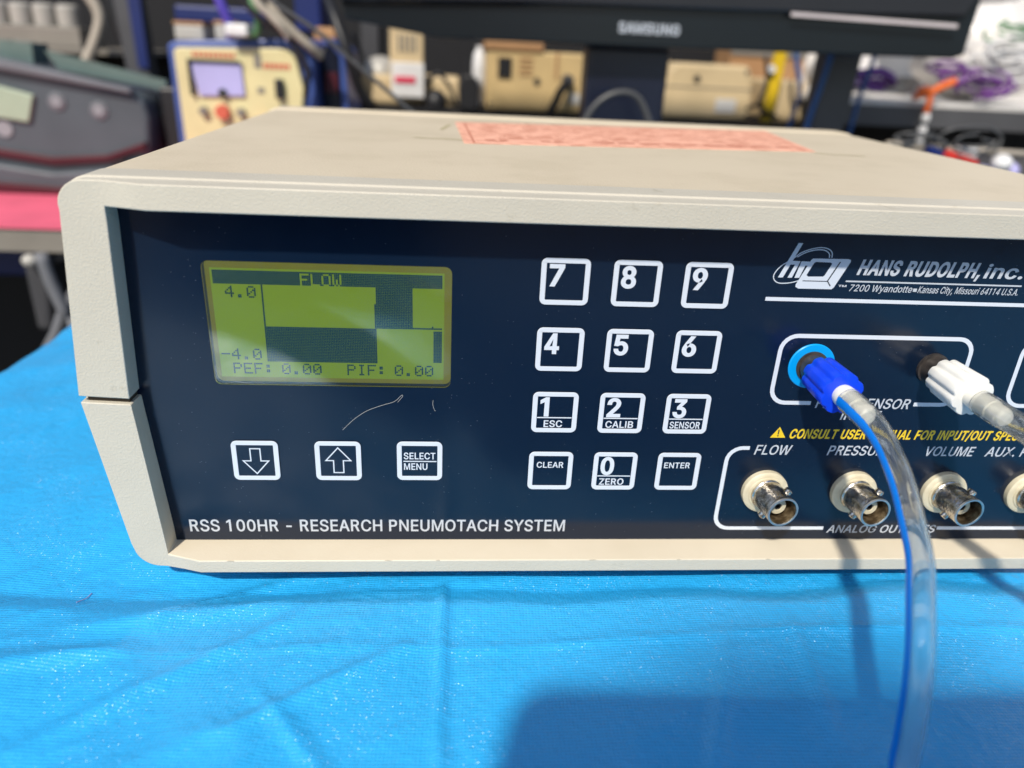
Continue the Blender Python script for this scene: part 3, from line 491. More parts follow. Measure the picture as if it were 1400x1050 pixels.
for f_ in lb_.data.polygons:                                        # lighter, smoother cream on the lower frame's inner faces
    c_ = f_.center / S + Vector(ORG['respiratory_flow_instrument'])
    if -9 < c_.y < 7.9 and -77.6 < c_.z < -33 and -106.5 < c_.x < 158.5 and abs(f_.normal.y) < 0.5: f_.material_index = 1
# body shells behind the bezels
top_prof = offs(outer_top, -0.95, 1); bot_prof = offs(outer_bot, -0.95, -1)
top_prof = [(x, min(z, 21.98)) for x, z in [(p[0], p[1] + (0.95 + .33 if p[1] > 18 else 0)) for p in top_prof]]
def shell(prof, y0, y1):
    k = len(prof); V = [(x, y0, z) for x, z in prof] + [(x, y1, z) for x, z in prof]
    F = [(i, i + 1, i + 1 + k, i + k) for i in range(k - 1)] + [tuple(range(k))[::-1], tuple(range(k, 2 * k))]
    return V, F
add('top_cover', shell(top_prof, 8.05, 189), 'cover', inst, smooth=35)
add('bottom_cover', shell(bot_prof, 8.05, 189), 'cover', inst, smooth=35)
rear = offs(outer_top, 0.9, 1); add('rear_bezel', shell(rear, 189.05, 203), 'cover', inst, smooth=35, bevel=1.2)
rear2 = offs(outer_bot, 0.42, -1); add('rear_bezel', shell(rear2, 189.05, 203), 'cover', inst, smooth=35, bevel=1.2)
add('seam_strip', box(-116.4, -106.6, -4.6, 200, -32.6, -29.6), 'gap', inst); add('seam_strip', box(158.6, 168.4, -4.6, 200, -32.6, -29.6), 'gap', inst)
for x in (-95, 147):
    for y in (15, 175): add('rubber_foot', lathe([(7, 0), (6.2, 4.6)], (x, y, -81.4), (0, 0, -1), 20), 'black', inst, smooth=40)
# front panel with window
PX0, PX1, PZ0, PZ1 = -107.5, 159.5, -79.5, 18.0
WX0, WX1, WZ0, WZ1 = -87.1, -27.75, -29.3, 2.8
win = rrect(WX0, WX1, WZ0, WZ1, 1.7)
pv, pf = sheet([[(PX0, PZ0), (PX1, PZ0), (PX1, PZ1), (PX0, PZ1)], win], 0.0)
k0 = len(pv); nw = len(win); pv += [(x, 2.4, z) for x, z in win]
pf += [(4 + i, 4 + (i + 1) % nw, k0 + (i + 1) % nw, k0 + i) for i in range(nw)]
pan = add('front_panel', (pv, pf), 'navy', inst, org=(CX, 0, -31))
# LCD
lcd = add('lcd_display', prism(rrect(WX0 - 1, WX1 + 1, WZ0 - 1, WZ1 + 1, 1), 2.35, 4), 'lcd_edge', inst, org=(-57, 2.35, -13))
AX0, AX1, AZ1, AZ0 = -85.45, -30.1, 0.0, -27.6
DW = (AX1 - AX0) / 128; DH = (AZ1 - AZ0) / 64
add('lit_area', sheet([[(AX0 - .5, AZ0 - .5), (AX1 + .5, AZ0 - .5), (AX1 + .5, AZ1 + .5), (AX0 - .5, AZ1 + .5)]], 2.30), 'lcd', lcd)
grid = [[0] * 128 for _ in range(64)]
DOT = {'F': ['11111', '10000', '10000', '11110', '10000', '10000', '10000'], 'L': ['10000'] * 6 + ['11111'], 'O': ['01110', '10001', '10001', '10001', '10001', '10001', '01110'],
       'W': ['10001', '10001', '10001', '10101', '10101', '10101', '01010'], '4': ['00010', '00110', '01010', '10010', '11111', '00010', '00010'], '.': ['00000'] * 5 + ['01100', '01100'],
       '0': ['01110', '10001', '10011', '10101', '11001', '10001', '01110'], '-': ['00000'] * 3 + ['11111'] + ['00000'] * 3, 'P': ['11110', '10001', '10001', '11110', '10000', '10000', '10000'],
       'E': ['11111', '10000', '10000', '11110', '10000', '10000', '11111'], ':': ['00000', '01100', '01100', '00000', '01100', '01100', '00000'], 'I': ['01110', '00100', '00100', '00100', '00100', '00100', '01110']}
def dots(s, x, y, val=1):
    for i, ch in enumerate(s):
        for r_, row in enumerate(DOT[ch]):
            for c_, b_ in enumerate(row):
                if b_ == '1': grid[y + r_][x + 6 * i + c_] = val
def fillg(x0, x1, y0, y1, v_=1):
    for y in range(y0, y1 + 1):
        for x in range(x0, x1 + 1): grid[y][x] = v_
fillg(0, 127, 0, 7); dots('FLOW', 48, 1, 0); dots('4.0', 6, 9); dots('-4.0', 0, 47); dots('PEF:', 6, 57 - 1); dots('0.00', 34, 56); dots('PIF:', 72, 56); dots('0.00', 100, 56)
fillg(26, 26, 8, 54); fillg(27, 89, 33, 54); fillg(90, 110, 8, 32); fillg(111, 127, 32, 32); fillg(123, 127, 34, 53); fillg(89, 89, 18, 32); fillg(122, 122, 31, 31)
V = []; F = []
for y in range(64):
    for x in range(128):
        if grid[y][x]:
            xa = AX0 + x * DW; za = AZ1 - y * DH; g_ = 0.018; k = len(V)
            V += [(xa + g_, 2.26, za - DH + g_), (xa + DW - g_, 2.26, za - DH + g_), (xa + DW - g_, 2.26, za - g_), (xa + g_, 2.26, za - g_)]; F.append((k, k + 1, k + 2, k + 3))
tag(add('display_dots', (V, F), 'lcd_dot', lcd), kind='stuff')
add('display_window', prism(rrect(WX0 + .02, WX1 - .02, WZ0 + .02, WZ1 - .02, 1.68), 0.03, 0.5), 'window', inst)
# printed lettering and lines on the panel
def text(s, x0, z0, cap, width, m='white_print', bold=0, shear=0.0, y=-0.03, parent=None, name='lettering'):
    return add(name, letters(s, x0, z0, cap, width, bold, shear, y), m, parent or pan)
text('RSS 100HR - RESEARCH PNEUMOTACH SYSTEM', -98.8, -74.0, 3.75, 104.3, 'grey_print', 14)
text('HANS RUDOLPH,', 74.0, 3.95, 3.6, 32.6, 'grey_print', 40, 0.24); text('inc.', 107.6, 3.9, 3.5, 10.6, 'grey_print', 22, 0.24)
add('print_line', stroke([(71.6, 2.05), (118.9, 2.0)], 0.4, -0.03), 'grey_print', pan)
text('7200 Wyandotte', 72.9, -0.5, 1.72, 16.7, 'grey_print', 8, 0.2); text('#', 90.0, -0.75, 2.1, 1.0, 'grey_print')
text('Kansas City, Missouri 64114 U.S.A.', 91.3, -0.5, 1.72, 27.2, 'grey_print', 8, 0.2); text('™', 69.9, -0.35, 1.4, 2.2, 'grey_print', 10)
add('print_line', stroke([(51.6, -3.1), (152, -3.1)], 1.0, -0.03), 'white_print', pan)
def outline(pts, name='print_line', wd=1.15): return add(name, stroke(pts, wd, -0.03), 'white_print', pan)
def rbox(x0, x1, z0, z1, r, gap0, gap1):
    k = 6; p = [(gap0, z0)] + arcp(x0 + r, z0 + r, r, 270, 180, k) + arcp(x0 + r, z1 - r, r, 180, 90, k)
    if x1: p += arcp(x1 - r, z1 - r, r, 90, 0, k) + arcp(x1 - r, z0 + r, r, 0, -90, k) + [(gap1, z0)]
    return p
outline(rbox(58.3, 111.0, -32.2, -12.9, 4.2, 69.9, 99.2)); outline(rbox(125.6, 153.0, -32.2, -12.9, 4.2, 133.0, 150.0))
text('FLOW SENSOR', 71.3, -33.6, 2.9, 26.6, 'grey_print', 14, 0.2); text('INPUT', 79.2, -37.1, 2.7, 11.0, 'grey_print', 14, 0.2)
text('AUX', 135.0, -33.6, 2.9, 9.0, 'grey_print', 14, 0.2)
p_ = [(55.4, -46.3)] + arcp(53.6, -50.5, 4.2, 90, 180, 6) + arcp(53.6, -68.8, 4.2, 180, 270, 6) + [(82.6, -73.0)]
outline(p_); outline([(117.9, -73.0), (153, -73.0)])
for s, a, b_ in (('FLOW', 56.9, 10.2), ('PRESSURE', 78.0, 18.6), ('VOLUME', 106.5, 14.6), ('AUX. PRESS.', 124.9, 23.5)): text(s, a, -48.3, 2.95, b_, 'grey_print', 12, 0.2)
text('ANALOG OUTPUTS', 83.8, -74.6, 2.6, 33.4, 'grey_print', 12, 0.2)
text('CONSULT USER MANUAL FOR INPUT/OUT SPECIFICATIONS', 65.8, -43.05, 2.75, 83.5, 'yellow_print', 30, 0.2)
tri = add('warning_triangle', sheet([[(60.5, -42.95), (64.9, -42.95), (62.75, -39.6)]], -0.03), 'yellow_print', pan, org=(62.7, 0, -41))
text('!', 62.45, -42.5, 2.0, 0.42, 'dark_print', 20, 0, -0.06, tri)
# logo
def poly(pts, m, y, name='logo_shape', par=None): return add(name, sheet([ccw(pts)], y), m, par or logo)
logo = add('logo', sheet([ccw([(61.83, 7.62), (70.92, 7.74), (71.65, 7.51), (71.72, 7.0), (68.86, 0.37), (68.36, -0.16), (59.59, -0.19), (58.76, 0.26), (58.74, 0.88), (61.41, 7.2)]), [(62.74, 6.79), (66.51, 6.75), (67.04, 6.46), (65.76, 3.45), (65.42, 3.08), (61.51, 2.97), (61.01, 3.37), (62.3, 6.42)]], -0.03), 'logo', pan, org=(65, 0, 4))
poly([(57.3, 11.38), (58.46, 11.42), (55.03, 2.59), (53.74, 2.55)], 'logo', -0.04)
poly([(56.35, 6.9), (58.75, 6.85), (57.35, 2.6), (56.22, 2.57), (57.5, 5.95), (56.2, 5.95)][0:6], 'logo', -0.05)
poly([(59.0, 6.85), (61.5, 6.8), (61.21, 5.78), (60.2, 5.75), (59.25, 2.6), (58.02, 2.57)], 'logo', -0.05)
for q in ([(60.33, 1.96), (66.71, 1.98), (66.76, 1.77), (60.27, 1.75)], [(66.61, 1.98), (66.91, 2.04), (67.95, 0.71), (67.66, 0.6)], [(66.62, 1.93), (66.91, 1.83), (69.2, 6.93), (68.87, 7.02)]): poly(q, 'dark_print', -0.06)
for q in ([(56.83, 7.57), (58.56, 9.03), (60.9, 10.0), (63.36, 10.43), (65.21, 10.13), (66.34, 9.27), (66.59, 7.96)], [(57.68, 7.9), (59.57, 9.06), (61.97, 9.78), (64.27, 9.8), (65.63, 8.99), (65.97, 7.95)], [(56.49, 7.21), (54.16, 5.63), (52.93, 4.07), (52.57, 2.78), (53.15, 1.66), (54.55, 1.08), (57.11, 1.25), (59.16, 1.83)]):
    sp = [(v_.x, v_.y) for v_ in spline([(a, b_, 0) for a, b_ in q], 4)]; add('logo_orbit', stroke(sp, 0.24, -0.045), 'logo', logo)

# keys
KW, KH, KP = 12.35, 12.08, 17.94
def key(cx_, cz_, texts=(), label=None):
    pad = add('key', prism(rrect(cx_ - KW / 2, cx_ + KW / 2, cz_ - KH / 2, cz_ + KH / 2, 1.6), -0.28, 0.0), 'navy', inst, org=(cx_, 0, cz_), bevel=0.12)
    if label: pad['label'] = label
    wo, wi = rrect(cx_ - KW / 2 + .1, cx_ + KW / 2 - .1, cz_ - KH / 2 + .1, cz_ + KH / 2 - .1, 1.5), rrect(cx_ - KW / 2 + 1.4, cx_ + KW / 2 - 1.4, cz_ - KH / 2 + 1.35, cz_ + KH / 2 - 1.35, 0.25)
    v, f = sheet([wo, wi], -0.42); n1, n2_ = len(wo), len(wi); k = len(v)
    v += [(x, -0.2, z) for x, z in wo] + [(x, -0.2, z) for x, z in wi]
    f += [(i, i + k, (i + 1) % n1 + k, (i + 1) % n1) for i in range(n1)] + [(n1 + i, n1 + (i + 1) % n2_, k + n1 + (i + 1) % n2_, k + n1 + i) for i in range(n2_)]
    add('key_frame', (v, f), 'white_print', pad, bevel=0.12)
    x0 = cx_ - KW / 2; z1 = cz_ + KH / 2
    for t_ in texts:
        if t_[0] == 'line': add('print_line', stroke([(x0 + t_[1], z1 - t_[3]), (x0 + t_[2], z1 - t_[3])], 0.32, -0.31), 'white_print', pad)
        elif t_[0] == 'arrow':
            s_ = t_[1]; a = [(1.3, 3.6), (1.3, -0.1), (3.3, -0.1), (0, -4.0), (-3.3, -0.1), (-1.3, -0.1), (-1.3, 3.6)]
            add('arrow', stroke([(cx_ + x, cz_ + s_ * z) for x, z in a], 0.32, -0.31, closed=True), 'white_print', pad)
        else:
            s_, xo, top, cap, wd, bold = t_; text(s_, x0 + xo, z1 - top - cap, cap, wd, 'white_print', bold, 0, -0.31, pad)
N_ = lambda d, wd=3.7: (d, 2.15, 1.85, 5.2, wd, 34)
rows = [[('7', ()), ('8', ()), ('9', ())], [('4', ()), ('5', ()), ('6', ())], [('1', ('ESC', 3.4, 5.0)), ('2', ('CALIB', 2.2, 7.6)), ('3', ('SENSOR', 1.9, 8.4))], [None, ('0', ('ZERO', 2.2, 6.9)), None]]
for r_, row in enumerate(rows):
    for c_, it in enumerate(row):
        cx_, cz_ = c_ * KP, -r_ * KP
        if it is None:
            key(cx_, cz_, [('CLEAR', 2.3, 3.3, 1.75, 7.4, 16)] if c_ == 0 else [('ENTER', 2.1, 3.2, 1.75, 7.3, 16)], 'CLEAR key' if c_ == 0 else 'ENTER key'); continue
        d, sub = it; T = [N_(d, 2.4 if d == '1' else 3.8)]
        if sub: T += [('line', 1.5, 10.8, 7.6), (sub[0], sub[1], 8.45, 1.95, sub[2], 18)]
        key(cx_, cz_, T, 'key numbered ' + d + (' with ' + sub[0] + ' below' if sub else ''))
key(-79.0, -51.25, [('arrow', 1)], 'key with an outlined down arrow'); key(-57.4, -51.2, [('arrow', -1)], 'key with an outlined up arrow')
key(-35.75, -51.05, [('SELECT', 1.9, 3.5, 1.95, 8.5, 16), ('line', 1.8, 10.7, 6.15), ('MENU', 1.95, 6.8, 1.95, 6.3, 16)], 'SELECT MENU key')

# flow sensor ports
rg = add('port_ring', lathe([(3.9, 0.02), (3.9, 0.5), (6.1, 0.5), (6.3, 0.3), (6.3, 0.02)], (67.6, 0, -21.3), closed='loop'), 'blue_ring', inst, smooth=40)
for x in (67.6, 101.3):
    pt = add('sensor_port', lathe([(4.3, 0.02), (4.3, 0.9), (3.7, 1.0), (3.7, 6.8), (3.2, 7.0), (3.2, 8)], (x, 0, -21.3)), 'socket', inst, org=(x, 0, -21.3), smooth=40)
    add('port_collar', lathe([(3.95, 5.6), (4.1, 5.9), (4.1, 6.6), (3.5, 6.8)], (x, 0, -21.3)), 'nickel_rim', pt, smooth=40)
# BNC sockets
def bnc(x, z):
    ax = Vector((0.12, -1, -0.02)).normalized(); c = (x, 0, z)
    o = add('coaxial_socket', lathe([(4.75, 1.2), (4.75, 2.4), (4.45, 2.8), (4.45, 10.9), (4.35, 11.15), (4.0, 11.2), (3.85, 11.1), (3.8, 4.0)], c, ax, 56, closed=False), 'nickel', inst, org=c, smooth=35)
    add('insulating_flange', lathe([(6.55, 0.02), (6.55, 1.5), (6.2, 1.85), (5.2, 1.95), (5.0, 2.3), (4.6, 2.3)], c, (0, -1, 0), 56), 'cream', o, smooth=40)
    add('rim', lathe([(4.47, 10.8), (4.42, 11.25), (4.0, 11.3), (3.86, 10.9)], c, ax, 56, closed=False), 'nickel_rim', o, smooth=60)
    add('bore', lathe([(3.8, 10.9), (3.78, 4.1), (0.5, 4.0)], c, ax, 48, closed=False), 'brass', o, smooth=35)
    add('insulator', lathe([(2.45, 4.1), (2.45, 8.3), (2.2, 8.6), (1.1, 8.6), (1.0, 8.2), (1.0, 5.5), (.02, 5.4)], c, ax, 40, closed=False), 'cream', o, smooth=35)
    add('contact', lathe([(0.98, 5.0), (0.98, 8.35), (0.62, 8.4), (0.6, 6.0), (0.02, 5.9)], c, ax, 24, closed=False), 'black', o, smooth=35)
    for a in (52, 232):
        d = Vector((cos(radians(a)), 0, sin(radians(a)))); q = Vector(c) + ax * 6.6 + d * 4.1
        add('bayonet_lug', lathe([(1.15, 0), (1.15, 1.25), (0.85, 1.5), (.02, 1.5)], q, d, 20, closed=False), 'nickel', o, smooth=40)
    return o
b0 = bnc(61.9, -59.9)
for x in (88.3, 115.6, 141.6):
    c = b0.copy(); COL.objects.link(c); c.location = b0.location + Vector((x - 61.9, 0, -0.1)) * S
    for ch in list(b0.children):
        d = ch.copy(); COL.objects.link(d); d.parent = c
for x_, L_ in ((-44, 1.6), (-30.5, 1.1), (12.5, 1.8), (37, 1.0), (63, 1.4), (-86, 1.5)):       # knocks along the front edge of the frame
    add('paint_chip', blob((x_, -9.22, -77.2), L_ * .6, 0.14, 0.16, x_ * .1, .35, 2), 'chip', inst, smooth=0)
# sticker on the cover
sv = [(-24.5, 86, 22.1), (107, 105, 22.1), (119, 187, 22.1), (-27.8, 163, 22.1)]
stk = add('paper_sticker', (sv + [(x, y, 21.99) for x, y, _ in sv], [(0, 1, 2, 3), (4, 5, 1, 0), (5, 6, 2, 1), (6, 7, 3, 2), (7, 4, 0, 3)]), 'sticker', inst, org=(40, 130, 22))
def onsheet(pts, wd): 
    v, f = stroke([(x, y) for x, y in pts], wd, 0); return [(a, c, 22.13) for a, b_, c in v], [q for q in f]
add('sticker_border', onsheet([(-21, 88), (-24, 161.5), (114.5, 183.5), (103.5, 106)], 0.7), 'sticker_line', stk)
rn = random.Random(4); tl_ = []
for q in range(9):                                                   # worn rows of print on the sticker
    y0_ = 98 + q * 8.2; x_ = -17.0
    while x_ < 100:
        L_ = rn.uniform(2, 9)
        if rn.random() < 0.8: tl_.append(onsheet([(x_, y0_ + (x_ + 20) * 0.143), (x_ + L_, y0_ + (x_ + L_ + 20) * 0.143)], 1.5 if q else 4.0))
        x_ += L_ + rn.uniform(1, 2.2)
tag(add('faded_print', join(*tl_), 'sticker_line', stk), kind='stuff')
M['residue'] = mat('old_glue_residue', (0.42, 0.36, 0.20), 0.6)
def flat_h(pts, wd, z=22.06):
    v, f = stroke(pts, wd, 0); return [(a, c, z) for a, b_, c in v], f
add('glue_mark', join(flat_h([(-42, 98), (-36, 96.5), (-30, 97), (-24, 95)], 1.6), flat_h([(-33, 128), (-30, 150)], 1.5), flat_h([(104, 100), (112, 98), (122, 97)], 1.2)), 'residue', inst)

# ================================================================== TUBES
LB = 2 * pi / 8
def nut_mod(th, r, t_):
    k = 0.5 + 0.5 * cos(th * 8); return (0.15 - 0.62 * k ** 3) * (1 if r > 3.4 else 0)
def connector(root, x, m_nut, ax):
    c = (x, 0, -21.3)
    prof = [(3.0, 5.4), (4.75, 5.3), (4.95, 5.7), (5.05, 9.0), (5.2, 13.5), (5.3, 16.9), (5.15, 17.2), (3.2, 17.3)]
    add('lock_nut', lathe(prof, c, ax, 108, nut_mod), m_nut, root, smooth=32)
    add('barb_fitting', lathe([(2.5, 16), (2.75, 17.6), (2.9, 19.5), (2.62, 20.5), (2.6, 22), (2.63, 25), (2.3, 25.2), (2.4, 28.4), (2.1, 29.2), (1.7, 29.5)], c, ax, 48), 'barb', root, smooth=35)
ax1 = Vector((0.02, -1, -0.02)).normalized()
t1 = thing('blue_striped_tube_line', (67.6, -5, -21.3), 'clear tube with a blue stripe and royal blue lock nut, plugged into the ringed port', 'tube')
connector(t1, 67.6, 'blue_nut', ax1)
path1 = [(67.9, -20.5, -21.7), (68.2, -26, -21.9), (68.8, -32, -22.9), (69.2, -38, -25.2), (69.0, -46, -29.2), (68.0, -54, -34.0), (65.4, -62.5, -36.8), (62.2, -70, -40.6), (60.0, -76, -45.5), (58.9, -80, -52.3), (58.8, -82, -61), (58.8, -84, -70), (57, -92, -78), (48, -112, -80.5), (20, -160, -80.5), (-60, -280, -80.5)]
add('tube_wall', tube(path1, 3.1, 28, 8, (0, 0, 1), inner=2.66), 'tube', t1, smooth=0)
add('blue_stripe', tube(path1, 3.17, 10, 8, (0, 0, 1), arc=(radians(66), radians(108), 0.30)), 'stripe', t1, smooth=50)
t2 = thing('plain_clear_tube_line', (101.3, -5, -21.3), 'clear tube with a white lock nut and cream barb, leaving the frame at the right', 'tube')
connector(t2, 101.3, 'white_nut', ax1)
path2 = [(101.6, -20.5, -21.7), (101.9, -27, -21.7), (102.6, -34, -21.8), (104, -42, -23.5), (108, -50, -26.5), (114, -60, -32), (122, -70, -42), (130, -78, -56), (135, -86, -71), (138, -100, -79.5), (140, -140, -80.3), (130, -220, -80)]
add('tube_wall', tube(path2, 3.1, 28, 8, (0, 0, 1), inner=2.66), 'tube', t2, smooth=0)

# stray hairs on the panel and the tarp
hp = [(-55.9, -41.9), (-52.8, -38.7), (-49.4, -36.2), (-45.6, -34.6), (-42.9, -33.7), (-41.6, -32.9), (-40.4, -31.6), (-40.1, -31.9), (-41.4, -33.6)]
tag(add('stray_hair', tube([(x, -0.12, z) for x, z in hp], 0.035, 6, 5), 'hair', org=(-48, 0, -36)), 'fine pale curved hair stuck on the navy panel below the display', 'hair')
tag(add('lint_fleck', tube([(-32.2, -0.1, -32.9), (-32.3, -0.2, -34), (-31.9, -0.15, -35.6), (-31.6, -0.1, -36)], 0.04, 6, 5), 'hair', org=(-32, 0, -34)), 'tiny pale lint fleck below the right corner of the display', 'lint')
tag(add('tarp_lint', tube([(-123.6, -9, table_h(-123.6, -9) + .25), (-123.9, -11.5, table_h(-124, -11.5) + .5), (-124.8, -14.5, table_h(-124.8, -14.5) + .25)], 0.11, 6, 5), 'lilac', org=(-124, -12, -83)), 'short pale thread lying on the tarp left of the case', 'lint')

# ================================================================== BACKGROUND
def cyl(c, r, L, axis, seg=20): return lathe([(r, 0), (r, L)], c, axis, seg)
# far table with pink sheet
rt = thing('rear_table', (0, 700, -900), 'long table behind the instrument with a worn metal edge', 'table')
add('tabletop', box(-1000, 1000, 428, 1150, -112, -93.5), 'board_edge', rt)
for x in (-980, 980):
    for y in (450, 1120): add('leg', box(x - 15, x + 15, y - 15, y + 15, -900, -112.2), 'grey_metal', rt)
ps = add('pink_sheet', box(-1000, -200, 426, 1100, -93.3, -91.8), 'pink', org=(-600, 760, -93)); tag(ps, 'bright pink sheet covering the left end of the rear table', 'sheet')
# blurred grey medical unit
df = thing('grey_monitor_unit', (-380, 640, -91.8), 'dark grey instrument with pale green screen and two round knobs on the pink sheet', 'instrument')
outl = [(-560, 36), (-430, 20.3), (-318, -1.5), (-311.2, -8), (-309, -22), (-312.2, -49.7), (-321.9, -70.0), (-373.7, -84), (-453.6, -90), (-560, -90)]
add('body', prism(outl, 570, 700), 'rubber_grey', df, bevel=5, bseg=3)
add('top_edge', prism([(-560, 40), (-430, 24.0), (-320, 3.5), (-318, -1), (-430, 15), (-560, 31)], 562, 575), 'button_grey', df, bevel=2)
add('lower_shell', prism([(-560, -60), (-446.7, -66.0), (-400, -72), (-350, -68), (-318, -56), (-321.9, -72.0), (-373.7, -86.5), (-453.6, -91.5), (-560, -91.5)], 560, 690), 'rubber_grey', df, bevel=3)
add('maroon_line_and_reflection', join(prism([(-560, -48), (-446.7, -53.0), (-400, -59), (-350, -55), (-314, -42), (-315, -49), (-350, -61), (-400, -66), (-446.7, -60.0), (-560, -55)], 565, 690), prism([(-560, -80), (-440, -82), (-390, -84.5), (-345, -80), (-373.7, -91.6), (-560, -91.6)], 555, 640)), 'maroon', df, bevel=1)  # curved maroon line, plus the pink sheet's reflection built in as dark red
sc_o = add('screen', prism([(-480, 9), (-434.3, 0.9), (-405.7, -5.8), (-414.3, -29.3), (-440.3, -26.0), (-480, -20)], 566, 572), 'lcd_pale', df, bevel=1)
for (x, z) in ((-387.7, -10.6), (-351.9, -16.6)):
    kb = add('knob', lathe([(8, 0), (7.8, 1.2), (6.5, 1.8)], (x, 570, z), (0, -1, 0), 28), 'button_grey', df, org=(x, 570, z), smooth=40)
    add('knob_cap', lathe([(4.5, 1.7), (4.2, 2.2)], (x, 570, z), (0, -1, 0), 20), 'grey_light', kb, smooth=40)
add('button', cyl((-438, 570, -36), 7, 1.5, (0, -1, 0)), 'grey_light', df)
add('side_socket', cyl((-335, 560.0, -66), 8, 3, (0, -1, 0)), 'black', df)
add('clear_lid', prism([(-405, 31), (-395, 29), (-300, 10), (-300, -2), (-312, 3), (-395, 15)], 600, 606), 'glass_green', df)
add('rear_fin', prism([(-450, 38), (-420, 36), (-422, 15), (-452, 18)], 610, 640), 'glass_green', df)
bx = add('black_case', box(-305, -282, 590, 680, -91.8, 5), 'black', org=(-293, 630, -91.8), bevel=3); tag(bx, 'narrow black case between the grey unit and the cream power supply', 'case')
tag(add('orange_bottle', lathe([(9, 0), (9, 9), (6, 12)], (-292, 560, -52), (0, 0, -1), 20), 'orange', org=(-292, 560, -52), smooth=40), 'small orange bottle beside the black case', 'bottle')
# cream power supply
pw = thing('power_supply', (-215, 620, -91.8), 'cream faced bench power supply in a blue case with lilac meter', 'power supply')
add('case', prism([(-283, 42), (-276, 45), (-166, 52), (-157, 46), (-154, -91.5), (-283, -91.5)], 566, 690), 'case_blue', pw, bevel=2)
add('faceplate', prism([(-276, 37.5), (-272, 39.8), (-178, 43.2), (-171, 39), (-165, 10), (-169, -20), (-169, -88), (-275, -88)], 559, 566), 'face_cream', pw, bevel=1.5)
mt = add('meter', prism([(-262, 28.3), (-218, 29.6), (-217, 2), (-257, 0.6)], 556, 560), 'meter_lilac', pw, bevel=0.8)
add('meter_frame', join(box(-262, -218, 554.5, 557, 28.6, 31), box(-264, -261, 554.5, 557, 1, 31)), 'navy_case', mt)
add('meter_pivot', cyl((-236, 556, 4), 4, 1.5, (0, -1, 0)), 'ink', mt)
add('rocker_switch', box(-189.5, -182.5, 553, 560, 1.3, 18), 'black', pw, bevel=1)
add('red_knob', lathe([(6.5, 0), (6, 7)], (-238, 559.5, -12), (0, -1, 0), 24), 'label_red', pw, smooth=40)
add('red_knob', lathe([(4.2, 0), (4, 7)], (-200, 559.5, -17), (0, -1, 0), 24), 'label_red', pw, smooth=40)
for x in (-255, -222): add('terminal', lathe([(4, 0), (3.6, 6)], (x, 559.5, -12), (0, -1, 0), 20), 'board_edge', pw, smooth=40)
add('terminal', lathe([(5, 0), (4, 6)], (-188, 559.5, -15), (0, -1, 0), 20), 'grey_metal', pw, smooth=40)
for k in range(9): add('printed_mark', box(-260 + k * 4.2, -257.2 + k * 4.2, 558.4, 559.2, 33, 37), 'label_red', pw)
for k in range(6): add('printed_mark', box(-199 + k * 4.0, -196.2 + k * 4.0, 558.4, 559.2, 26, 30.5), 'label_red', pw)
add('printed_mark', box(-207, -201, 558.4, 559.2, 26, 37), 'board_edge', pw)
add('printed_mark', box(-206, -200, 558.4, 559.2, 5, 10), 'board_edge', pw)
tg = add('white_plug', box(-226, -207, 545, 575, 51, 61), 'white', org=(-216, 560, 48), bevel=2); tag(tg, 'small white plug lying on top of the cream power supply', 'plug')
p2 = thing('dark_instrument', (-150, 660, -91.8), 'dark blue instrument with a blue rounded frame right of the cream power supply', 'instrument')
add('body', prism([(-156, 44), (-146, 50), (-138, 44), (-134, -91), (-158, -91)], 604, 690), 'navy_case', p2, bevel=3)
add('side_frame', prism([(-152, 54), (-143, 52), (-133, 42), (-131, 0), (-131, -91), (-137, -91), (-138, 38), (-146, 47), (-153, 47)], 600, 700), 'case_blue', p2, bevel=1.5)
add('red_panel', box(-152, -140, 598, 605, 6, 24), 'maroon', p2)
# things on the shelf above the power supply: packets and wires
for i, (x, z, w_, h_, m_) in enumerate(((-300, 45, 28, 14, 'silver'), (-262, 47, 22, 14, 'silver'))):
    q = add('packet', box(x, x + w_, 640, 680, z, z + h_), m_, org=(x, 660, z), bevel=2); add('packet_top', box(x, x + w_, 639, 681, z + h_ + .1, z + h_ + 3), 'cardboard', q)
    tag(q, ('silver packet with an orange brown top at the left above the power supply', 'second silver packet, behind the white plug')[i], 'packet')
tag(add('blue_bin', box(-318, -225, 700, 760, 62, 78), 'strong_blue', org=(-260, 730, 62), bevel=3), 'blue storage bin at the top edge left of the wires', 'bin')
tag(add('blue_crate', box(-200, -172, 720, 780, 58, 130), 'strong_blue', org=(-186, 740, 58), bevel=3), 'mid blue upright crate left of the monitor', 'crate')
tag(add('tan_pad', box(-178, -152, 700, 740, 46, 64), 'cardboard', org=(-165, 720, 46), bevel=4), 'tan cardboard pad beneath the mid blue crate', 'pad')
